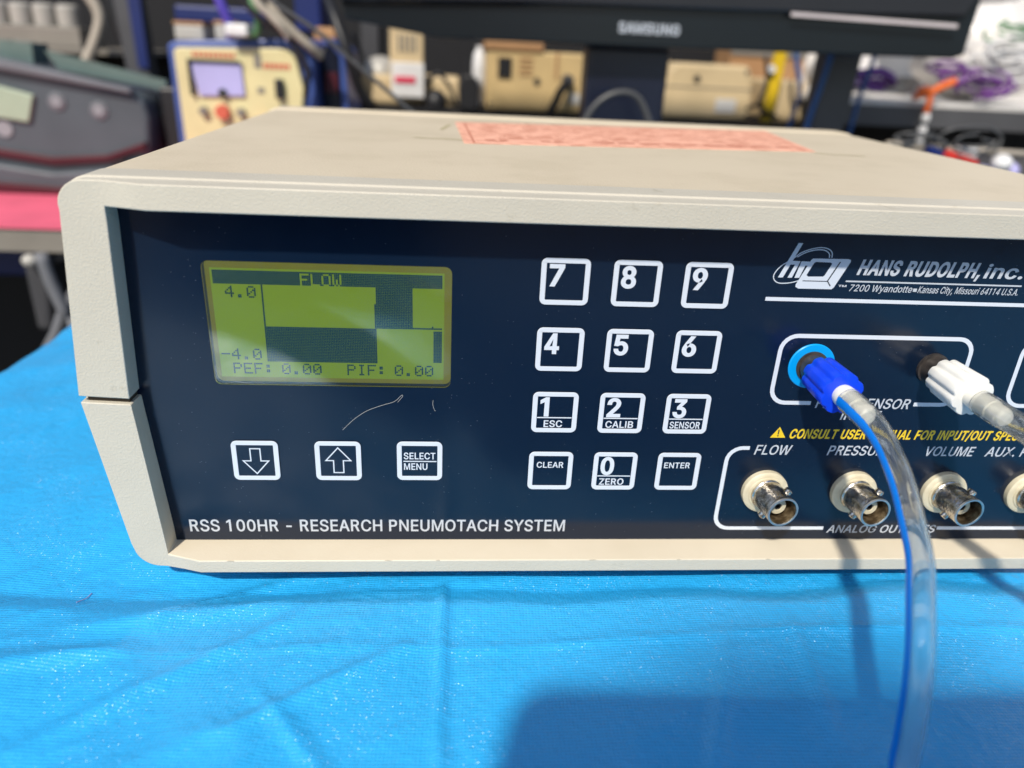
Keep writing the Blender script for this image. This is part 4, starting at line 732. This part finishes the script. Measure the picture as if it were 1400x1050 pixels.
for pts, r, m_, lb in (
    ([(-206, 560, 110), (-203, 552, 80), (-199, 550, 66), (-202, 556, 54), (-214, 560, 52)], 3.0, 'green', 'green wire dropping onto the cream power supply'),
    ([(-200, 545, 100), (-196, 540, 79), (-186, 540, 69), (-178, 540, 61), (-172, 545, 52)], 3.4, 'cable_beige', 'pale wire just right of the green wire'),
    ([(-190, 560, 100), (-186, 555, 74), (-172, 556, 58), (-158, 560, 46), (-150, 570, 38)], 4, 'cable_beige', 'thick pale wire leading over the dark blue instrument'),
    ([(-214, 548, 110), (-212, 545, 85), (-196, 545, 66), (-176, 548, 54), (-160, 552, 30), (-163, 556, 5)], 2.6, 'black', 'black wire hanging down the right side of the power supply'),
    ([(-240, 560, 110), (-232, 556, 82), (-226, 560, 62), (-228, 570, 50)], 4.5, 'purple_blue', 'short violet wire left of the green wire'),
    ([(-175, 400, 92), (-153.7, 400, 74.6), (-125.5, 400, 58), (-101.4, 400, 39.7), (-60.9, 400, 8.6), (-40, 400, -8)], 1.5, 'cable_grey', 'thin dark cable crossing down in front of the monitor base'),
    ([(-150, 620, 90), (-140, 600, 70), (-128, 590, 40), (-120, 600, 10), (-110, 610, -5)], 5, 'black', 'thick black cable beside the dark blue instrument')):
    tag(add('loose_wire', tube(pts, r, 10, 6), m_, org=pts[0], smooth=0), lb, 'wire')
# left back: silver cylinders, grey box, cable, pillar
rk = thing('back_shelving', (0, 930, -900), 'dark shelving behind the table stacked with beige boxes', 'shelving')
add('shelf_board', box(-640, 460, 780, 1000, -22, -16.5), 'black', rk)
add('shelf_board', box(-640, -420, 870, 1000, 22, 28), 'board_edge', rk)
add('back_panel', box(-640, 460, 1000, 1010, -900, 520), 'dark_wall', rk)
for x in (-640, -150, 455): add('upright', box(x - 12, x + 12, 990, 999.5, -900, 520), 'dark_grey', rk)
lbs = ('leftmost silver can on the shelf behind the grey unit', 'second silver can from the left', 'third silver can from the left', 'silver can nearest the pale thick cable')
for i, x in enumerate((-600, -572, -544, -516)):
    q = add('silver_can', lathe([(12.5, 0), (13, 2), (13, 22), (10, 25)], (x, 905, 52), (0, 0, 1), 24), 'silver', org=(x, 905, 52), smooth=40); tag(q, lbs[i], 'can', 'silver cans on the back shelf')
tag(add('grey_carton', box(-630, -497, 885, 960, 28, 51.5), 'board_edge', org=(-560, 920, 28), bevel=1.5), 'long grey brown carton under the silver cans', 'carton')
tag(add('thick_cable', tube([(-480, 850, 110), (-462, 850, 84), (-455, 850, 66), (-460, 850, 48), (-474, 850, 22), (-490, 850, 0)], 6.5, 14, 6), 'cable_beige', org=(-462, 850, 60), smooth=0), 'thick pale cable curving down behind the grey unit', 'cable')
tag(add('black_hose', tube([(-470, 860, 120), (-445, 860, 84), (-440, 860, 60), (-430, 860, 30), (-420, 860, 0)], 7, 12, 6), 'black', org=(-440, 860, 60), smooth=0), 'black hose just right of the pale thick cable', 'hose')
tag(add('grey_pillar', prism([(-440, 130), (-411, 130), (-405, -20), (-432, -20)], 850, 880), 'grey_metal', org=(-425, 860, -20), bevel=2), 'grey upright panel leaning left of the blue folder', 'panel')
tag(add('blue_folder', prism([(-419, 100), (-404, 100), (-405, 10), (-417, 10)], 846, 849), 'strong_blue', org=(-411, 848, 10)), 'deep blue upright folder against the grey panel', 'folder')
# beige boxes
b1 = thing('beige_box', (70, 840, -16.3), 'beige box with a black square inlet and cardboard lid left of the monitor stand', 'box')
add('body', box(8, 134, 800, 900, -16.3, 51), 'beige_box', b1, bevel=3)
add('lid', box(6, 76, 797, 903, 51.2, 60), 'cardboard', b1, bevel=1); add('inlet', box(22, 38, 797, 801, 21, 43), 'black', b1)
add('front_knob', lathe([(7, 0), (6, 12)], (107, 800, 21), (0.1, -1, 0), 20), 'grey_metal', b1, smooth=40); add('front_socket', cyl((70, 800, 18), 4, 2, (0, -1, 0)), 'ink', b1)
add('front_slot', box(92, 95, 798.5, 800.5, 22, 51), 'cardboard', b1)
tag(add('box_cable', tube([(107, 786, 20), (98, 780, 10), (92, 780, -4), (86, 782, -16)], 5, 12, 6), 'black', org=(100, 780, 0), smooth=0), 'short black cable drooping over the front of the lidded beige box', 'cable')
b2 = thing('beige_box', (-86, 850, -16.3), 'low beige box behind the hanging white tag', 'box'); add('body', box(-148, -24, 810, 900, -16.3, 17), 'beige_light', b2, bevel=4); add('white_dome', lathe([(24, 0), (22, 10), (12, 18), (1, 20)], (-122, 850, 17.2), (0, 0, 1), 24), 'silver', b2, smooth=40)
b3 = thing('beige_box', (285, 850, -16.3), 'beige box with a chamfered left side and one dark dot, right of the monitor stand', 'box')
add('body', prism([(224, -16.3), (345, -16.3), (339, 34), (332, 47), (242, 47), (232, 38)], 800, 900), 'beige_light', b3, bevel=4); add('screw_cap', cyl((268, 800, 30), 4, 2, (0, -1, 0)), 'ink', b3)
b4 = thing('beige_box', (405, 860, -16.3), 'small pale box with a rounded white end beside the grey post', 'box'); add('body', box(368, 415, 810, 900, -16.3, 33), 'beige_light', b4, bevel=5); add('end_cap', lathe([(14, 0), (17, 14), (14, 34)], (428, 845, -16), (0, 0, 1), 24), 'white', b4, smooth=40)
b5 = thing('cardboard_carton', (390, 960, -16.3), 'brown carton behind the small pale box', 'carton'); add('body', box(345, 452, 915, 980, -16.3, 75), 'cardboard', b5, bevel=1); add('flap', box(345, 452, 912, 914, 60, 75), 'board_edge', b5)
hg = thing('hanging_pouch', (-86, 790, 61), 'beige vented pouch hanging with a white and red card in its lower half', 'pouch')
add('body', box(-106, -67, 785, 797, -8, 72), 'beige_light', hg, bevel=2); add('card', box(-104, -66, 782, 785, -6, 32), 'white', hg, bevel=1); add('red_logo', box(-100, -76, 780.5, 782, 10, 17), 'pink_red', hg)
for k in range(4): add('vent_slot', box(-96 + k * 6, -93 + k * 6, 783.5, 785.5, 44, 62), 'board_edge', hg)
ad = thing('plug_adapter', (-13, 780, -16), 'black plug adapter standing left of the lidded beige box', 'adapter'); add('body', prism([(-24, -16), (-2, -16), (0, 10), (-6, 22), (-20, 22), (-25, 10)], 770, 790), 'black', ad, bevel=2); add('prong', box(-18, -9, 776, 784, 22, 42), 'black', ad)
tag(add('white_bottle', lathe([(8, 0), (9, 40), (7, 58), (4, 62), (4, 66)], (0, 815, -12), (0, 0, 1), 20), 'white', org=(0, 815, -12), smooth=40), 'slim white bottle between the black adapter and the lidded beige box', 'bottle')
ad2 = add('black_camera_plug', lathe([(13, 0), (14, 8), (10, 16), (3, 20)], (-52, 790, -16), (0, 0, 1), 20), 'black', org=(-52, 790, -16), smooth=40); tag(ad2, 'squat black plug right of the hanging pouch', 'plug')
# computer monitor
mo = thing('computer_monitor', (110, 500, -91.8), 'black computer monitor standing behind the instrument', 'monitor')
add('lower_bezel', prism([(-122, 110), (-116.1, 67.8), (-42.0, 57.4), (87.7, 58.2), (386, 62.0), (395, 65.2), (398, 116.8), (15, 84.0), (-115, 79)], 478, 506), 'gloss_black', mo, bevel=2)
add('frame', prism([(-118, 80), (15.2, 85.0), (192.4, 88), (383.8, 93), (397, 118), (401, 345), (-127, 345)], 472, 500), 'frame_black', mo, bevel=2)
add('screen', prism([(-100, 100), (385, 112), (388, 330), (-108, 330)], 469.5, 472.3), 'gloss_black', mo)
add('brand_lettering', letters('SAMSUNG', 101, 68.5, 7.2, 50, 30, 0, 477.0), 'logo_white', mo)
add('trim_strip', prism([(238, 86.6), (378, 84.6), (378, 87.6), (238, 89.4)], 470.0, 472.2), 'strip', mo)  # pale pinkish strip set across the front of the monitor frame
add('stand_neck', box(82, 152, 500, 530, -80, 58), 'navy_case', mo, bevel=3); add('stand_base', box(10, 225, 430, 600, -91.5, -82), 'black', mo, bevel=3)
tag(add('looped_wire', tube([(70, 470, -20), (84, 470, 10), (101, 470, 22.8), (119, 470, 22), (131, 470, 6), (140, 470, -20)], 2.6, 10, 6), 'cable_grey', org=(100, 470, 10), smooth=0), 'dark cord arching in front of the monitor stand', 'cord')
for z_ in (24, 30, 36, 42): add('vent_slot', box(48, 64, 798.6, 800.6, z_, z_ + 2.2), 'cardboard', b1)
add('caution_label', box(112, 126, 798.8, 800.4, -6, 6), 'shelf_white', b1); add('screw', cyl((14, 800, -10), 2.2, 1.4, (0, -1, 0), 12), 'grey_metal', b1); add('screw', cyl((128, 800, 45), 2.2, 1.4, (0, -1, 0), 12), 'grey_metal', b1)
add('rating_label', box(296, 322, 798.8, 800.4, -8, 8), 'shelf_white', b3); add('panel_seam', box(226, 343, 799.2, 800.4, 19.5, 20.6), 'board_edge', b3); add('screw', cyl((330, 800, 40), 2.2, 1.4, (0, -1, 0), 12), 'grey_metal', b3)
for pts, lb in (([(345, 788, 60), (352, 786, 30), (346, 784, 8), (356, 784, -4), (372, 784, -10)], 'black flex looping down beside the chamfered beige box'), ([(330, 782, -2), (342, 780, 4), (352, 780, -4), (344, 782, -12), (330, 784, -10)], 'small black coil on the shelf beside the chamfered beige box'),
    ([(-62, 788, 10), (-50, 784, 22), (-36, 784, 8), (-26, 786, -14)], 'dark flex behind the squat black plug'), ([(-150, 800, 60), (-138, 795, 30), (-146, 790, 0), (-140, 790, -16)], 'dark flex dropping at the left end of the low beige box')):
    tag(add('loose_wire', tube(pts, 2.4, 10, 6), 'black', org=pts[0], smooth=0), lb, 'wire')
# straps, cords and post
ys = thing('yellow_strap', (362, 790, -16), 'yellow strap hanging upright right of the beige chamfered box', 'strap'); add('webbing', prism([(358, 90), (373, 90), (367, -16), (353, -16)], 788, 791), 'yellow', ys); add('white_clip', lathe([(4.5, 0), (4.5, 6)], (354, 787, 45), (0, -1, 0), 20), 'white', ys, smooth=40)
tag(add('hanging_rope', tube([(372, 775, 100), (378, 775, 60), (390, 775, 20), (384, 775, -30)], 3, 10, 6), 'cord_blue', org=(384, 775, 0), smooth=0), 'blue cord hanging just right of the yellow strap', 'cord')
tag(add('hanging_rope', tube([(322, 560, 90), (318, 560, 50), (310, 560, 0), (308, 560, -40)], 2.6, 10, 6), 'cord_blue', org=(315, 560, 0), smooth=0), 'blue cord hanging against the left side of the grey post', 'cord')
tag(add('hanging_rope', tube([(384, 600, 110), (382, 600, 60), (376, 600, 20), (372, 600, -40)], 2.2, 10, 6), 'cord_blue', org=(378, 600, 20), smooth=0), 'blue cord hanging in front of the bagged goods, right of the grey post', 'cord')
tag(add('grey_post', prism([(322, 200), (360, 200), (345, -91.5), (314, -91.5)], 565, 590), 'grey_metal', org=(340, 575, -91.5), bevel=1.5), 'dark grey square post at the right end of the monitor', 'post')
# right-hand wire shelf with bags
rs = thing('metal_shelf', (560, 780, -900), 'pale metal shelf carrying clear bags at the right', 'shelf')
add('shelf_board', box(405, 900, 700, 950, 12, 19), 'shelf_white', rs, bevel=1); add('shelf_lip', box(404, 901, 694, 699, -8, 14), 'grey_metal', rs)
for x in (412, 892): add('upright', box(x - 9, x + 9, 951, 966, -900, 400), 'grey_metal', rs)
add('lower_board', box(405, 900, 700, 950, -150, -144), 'black', rs); add('back_panel', box(405, 900, 967, 972, -900, 5), 'dark_wall', rs)
for (c, a, b_, h_, sd, m_, lb) in (((615, 790, 75), 72, 60, 56, 1, 'bag', 'large crumpled clear bag of pale tubing at the right edge'), ((450, 800, 45), 42, 40, 26, 4, 'bag', 'small clear bag of lilac tubing beside the grey post'), ((600, 860, 175), 90, 60, 60, 8, 'bag', 'tall pale bag behind the large crumpled bag')):
    q = add('clear_bag', blob(c, a, b_, h_, sd), m_, org=(c[0], c[1], 19), smooth=0); tag(q, lb, 'bag', 'bags on the metal shelf')
def loops(c, R, r, m_, n_, seed, lb, cat, par_name='coiled_tubing'):
    rnd = random.Random(seed); gs = []
    for i in range(n_):
        a0 = rnd.uniform(0, 6); tl = rnd.uniform(.3, 1.0); rr_ = R * rnd.uniform(.6, 1.1); ox, oz = rnd.uniform(-R * .5, R * .5), rnd.uniform(-R * .2, R * .3)
        gs.append(tube([(c[0] + ox + rr_ * cos(a0 + t_ * 1.05), c[1] + 4 * sin(t_ * 2 + i) - i * 2, c[2] + oz + rr_ * tl * .45 * sin(a0 + t_ * 1.05)) for t_ in range(6)], r, 8, 4))
    tag(add(par_name, join(*gs), m_, org=(c[0], c[1], c[2]), smooth=0), lb, cat)
loops((440, 715, 37), 24, 2.6, 'purple', 7, 3, 'tangle of dark purple tubing next to the blue cord', 'tubing')
loops((420, 712, 36), 14, 2.4, 'lilac', 5, 5, 'lilac tubing loop close to the grey post', 'tubing')
loops((480, 712, 34), 16, 2.2, 'cable_beige', 5, 11, 'tan tubing loop left of the orange connector', 'tubing')
loops((575, 705, 42), 32, 1.8, 'purple', 6, 6, 'thin purple tubing draped in front of the large clear bag', 'tubing')
loops((528, 708, 52), 26, 1.8, 'purple', 5, 9, 'thin purple tubing under the monitor corner', 'tubing')
loops((600, 712, 100), 30, 1.6, 'green', 3, 12, 'faint green tubing high in the pale bag', 'tubing')
loops((590, 708, 66), 40, 1.5, 'white', 6, 15, 'white tubing loops across the large clear bag', 'tubing')
oc = thing('orange_connector', (505, 690, -20), 'orange branched connector with white sleeves hanging over the metal shelf', 'connector')
add('branch', join(tube([(489, 690, 30), (497, 688, 33), (503, 688, 30), (515, 690, 36), (530, 690, 43)], 4.2, 10, 4), tube([(503, 688, 32), (504, 687, 20), (504, 688, 8)], 3.4, 10, 4), tube([(502, 689, 30), (492, 690, 26), (486, 690, 24)], 3.6, 10, 4)), 'orange', oc, smooth=0)
for z0, z1 in ((-2, 8), (-25, -6)): add('sleeve', lathe([(3.4, 0), (4.6, 2), (4.6, z1 - z0 - 2), (3.4, z1 - z0)], (505, 688, z0), (0, 0, 1), 16), 'white', oc, smooth=40)
# small things on the far right of the table
rail = thing('display_rail', (385, 445, -91.8), 'pale horizontal rod on small supports behind the right of the instrument', 'rail')
add('rod', tube([(325, 440, -4.5), (500, 440, -9)], 2.6, 12, 1, smooth=False), 'cable_beige', rail, smooth=0)
for x in (335, 480): add('support', cyl((x, 440, -91.8), 3, 84, (0, 0, 1), 12), 'grey_metal', rail)
loops((352, 432, -2), 20, 1.1, 'cable_grey', 3, 21, 'black cable loops behind the right edge of the case', 'cable', 'cable_bundle')
loops((400, 428, -2), 28, 1.1, 'cable_grey', 3, 23, 'larger black cable loops above the pale rod', 'cable', 'cable_bundle')
for nm, pts, r, m_, lb in (('marker_pen', [(355, 432, -7), (368, 432, -10)], 4, 'strong_blue', 'blue pen cap under the orange connector'), ('marker_pen', [(369, 430, -9), (398, 430, -17)], 4.4, 'red', 'red pen lying along the pale rod'), ('marker_pen', [(384, 434, -6), (398, 434, -9)], 5, 'white', 'stubby white pen behind the red pen')):
    tag(add(nm, tube(pts, r, 14, 1, smooth=False), m_, org=pts[0], smooth=40), lb, 'pen', 'pens by the pale rod')
kn = thing('white_tap', (420, 430, -20), 'round white tap head with lobes at the far right behind the case', 'tap'); add('head', blob((417, 424, -14), 8, 8, 7, 31, .1), 'white', kn, smooth=0); add('base', join(blob((405, 428, -22), 6, 6, 5, 33, .2), blob((430, 428, -20), 6, 6, 6, 35, .2)), 'meter_lilac', kn, smooth=0)
tray = add('black_tray', box(300, 560, 400, 640, -91.6, -24), 'black', org=(430, 500, -91.6), bevel=3); tag(tray, 'black tray of small parts behind the right side of the case', 'tray')
# under the rear table at the left
tag(add('blue_crate', box(-470, -375, 520, 600, -160, -126), 'strong_blue', org=(-420, 560, -160), bevel=3), 'deep blue crate under the pink covered table', 'crate')
fc = thing('folded_chair', (-350, 430, -900), 'folded chair with crossed grey legs beside the tarp table', 'chair')
add('leg', tube([(-352, 425, -112), (-349, 425, -135), (-341, 425, -170), (-330, 425, -230), (-250, 425, -890)], 5, 10, 3), 'button_grey', fc, smooth=0)
add('leg', tube([(-310, 430, -110), (-336, 430, -148), (-355, 430, -180), (-400, 430, -300), (-520, 430, -890)], 5, 10, 3), 'button_grey', fc, smooth=0)
add('seat', prism([(-372, -124), (-354, -116), (-300, -96), (-296, -104), (-352, -124), (-360, -180), (-372, -180)], 432, 470), 'dark_grey', fc, bevel=4); add('hinge', blob((-361, 424, -118), 6, 5, 5, 3, .1), 'silver', fc, smooth=0)
tag(add('dark_drape', box(-1400, -385, 900, 910, -900, -120), 'dark_wall', org=(-800, 905, -900)), 'dark cloth hanging under the pink covered table', 'cloth')
tag(add('tent_wall', box(-1600, 1600, 1300, 1310, -900, 700), 'dark_wall', org=(0, 1305, -900)), 'dark backdrop wall behind the shelving', 'wall')
tag(add('pale_backdrop', box(430, 1500, 1000, 1006, 10, 420), 'bag', org=(900, 1003, 10)), 'pale sheet hung behind the bags at the top right', 'sheet')
# the telephone taking the picture (its shadow falls on the tarp)
def cl(r_, u_, f_): return tuple(cam_loc + R3 @ Vector((r_, f_, u_)))
ph = thing('mobile_phone', cl(32, -20, -6), 'dark phone held level in front of the panel, its shadow on the tarp', 'phone')
pr = rrect(-42, 104, -60, 11, 9); k = len(pr)
add('body', ([cl(x, z, -1.5) for x, z in pr] + [cl(x, z, -9.5) for x, z in pr], [tuple(range(k)), tuple(range(2 * k - 1, k - 1, -1))] + [(i, i + k, (i + 1) % k + k, (i + 1) % k) for i in range(k)]), 'frame_black', ph)
M['skin'] = mat('skin', (0.45, 0.26, 0.18), 0.5); M['shirt'] = mat('dark_shirt', (0.03, 0.035, 0.05), 0.8); M['trousers'] = mat('dark_trousers', (0.02, 0.02, 0.025), 0.8)
def skinned(name, joints, bones, m, parent, org, grow=0):
    me = bpy.data.meshes.new(name); names = list(joints); O_ = Vector(org)
    me.from_pydata([(Vector(joints[q][:3]) - O_) * S for q in names], [(names.index(a), names.index(b_)) for a, b_ in bones], [])
    me.materials.append(M[m]); o = bpy.data.objects.new(name, me); link(o, parent, org)
    o.modifiers.new('skin', 'SKIN'); sv_ = me.skin_vertices[0].data
    for i, q in enumerate(names): rr_ = (joints[q][3] + grow) * S; sv_[i].radius = (rr_, rr_)
    sv_[0].use_root = True; sb = o.modifiers.new('sub', 'SUBSURF'); sb.levels = 2; sb.render_levels = 2
    return o
po = (-214, -740, -900)
pe = thing('person', po, 'person in dark shirt standing before the table holding the phone, seen only as a shadow', 'person')
J = {'pelvis': (-214, -740, -40, 120), 'waist': (-214, -735, 90, 115), 'chest': (-214, -720, 260, 135), 'collar': (-214, -705, 385, 90), 'neck': (-214, -692, 445, 48), 'jaw': (-214, -672, 500, 62), 'skull': (-214, -672, 570, 78), 'crown': (-214, -680, 610, 55),
     'shl': (-375, -705, 370, 58), 'ell': (-330, -500, 160, 42), 'wrl': (-125, -252, 15, 27), 'pall': (-98, -212, 24, 24), 'shr': (-53, -705, 370, 58), 'elr': (60, -510, 190, 42), 'wrr': (112, -245, 45, 27), 'palr': (96, -205, 38, 24),
     'hipl': (-300, -740, -110, 85), 'knl': (-310, -705, -460, 58), 'anl': (-310, -760, -830, 38), 'tol': (-310, -650, -872, 30), 'hipr': (-128, -740, -110, 85), 'knr': (-118, -705, -460, 58), 'anr': (-118, -760, -830, 38), 'tor': (-118, -650, -872, 30)}
BN = [('pelvis', 'waist'), ('waist', 'chest'), ('chest', 'collar'), ('collar', 'neck'), ('neck', 'jaw'), ('jaw', 'skull'), ('skull', 'crown'), ('collar', 'shl'), ('shl', 'ell'), ('ell', 'wrl'), ('wrl', 'pall'), ('collar', 'shr'), ('shr', 'elr'), ('elr', 'wrr'), ('wrr', 'palr'),
      ('pelvis', 'hipl'), ('hipl', 'knl'), ('knl', 'anl'), ('anl', 'tol'), ('pelvis', 'hipr'), ('hipr', 'knr'), ('knr', 'anr'), ('anr', 'tor')]
for sd, pal, sg in (('l', (-98, -212, 24), 1), ('r', (96, -205, 38), -1)):
    for q, (dx, dz, L_) in enumerate(((0, 20, 42), (2, 7, 48), (2, -6, 45), (0, -18, 36))):
        a, b_ = 'f%s%da' % (sd, q), 'f%s%db' % (sd, q)
        J[a] = (pal[0] + sg * 6, pal[1] + L_ * .45, pal[2] + dz, 8.5); J[b_] = (pal[0] + sg * (20 + dx), pal[1] + L_ * .5, pal[2] + dz, 7.5); BN += [('pal' + sd, a), (a, b_)]
    J['t%sa' % sd] = (pal[0] + sg * 14, pal[1] - 6, pal[2] + 22, 10); J['t%sb' % sd] = (pal[0] + sg * 34, pal[1] - 2, pal[2] + 24, 8.5); BN += [('pal' + sd, 't%sa' % sd), ('t%sa' % sd, 't%sb' % sd)]
skinned('body', J, BN, 'skin', pe, po)
for q in ('pelvis', 'waist', 'chest', 'collar', 'neck', 'jaw', 'skull', 'crown', 'shl', 'shr', 'ell', 'elr'): J[q] = (J[q][0], J[q][1] - 35, J[q][2] - 45, J[q][3])
up = ['pelvis', 'waist', 'chest', 'collar', 'shl', 'ell', 'shr', 'elr']; J2 = {q: J[q] for q in up}; skinned('shirt', J2, [b_ for b_ in BN if b_[0] in J2 and b_[1] in J2], 'shirt', pe, po, 9)
lo = ['pelvis', 'hipl', 'knl', 'anl', 'hipr', 'knr', 'anr']; J3 = {q: J[q] for q in lo}; skinned('trousers', J3, [b_ for b_ in BN if b_[0] in J3 and b_[1] in J3], 'trousers', pe, po, 12)
add('hair', blob((-214, -725, 545), 84, 92, 72, 2, .08), 'ink', pe, smooth=0)
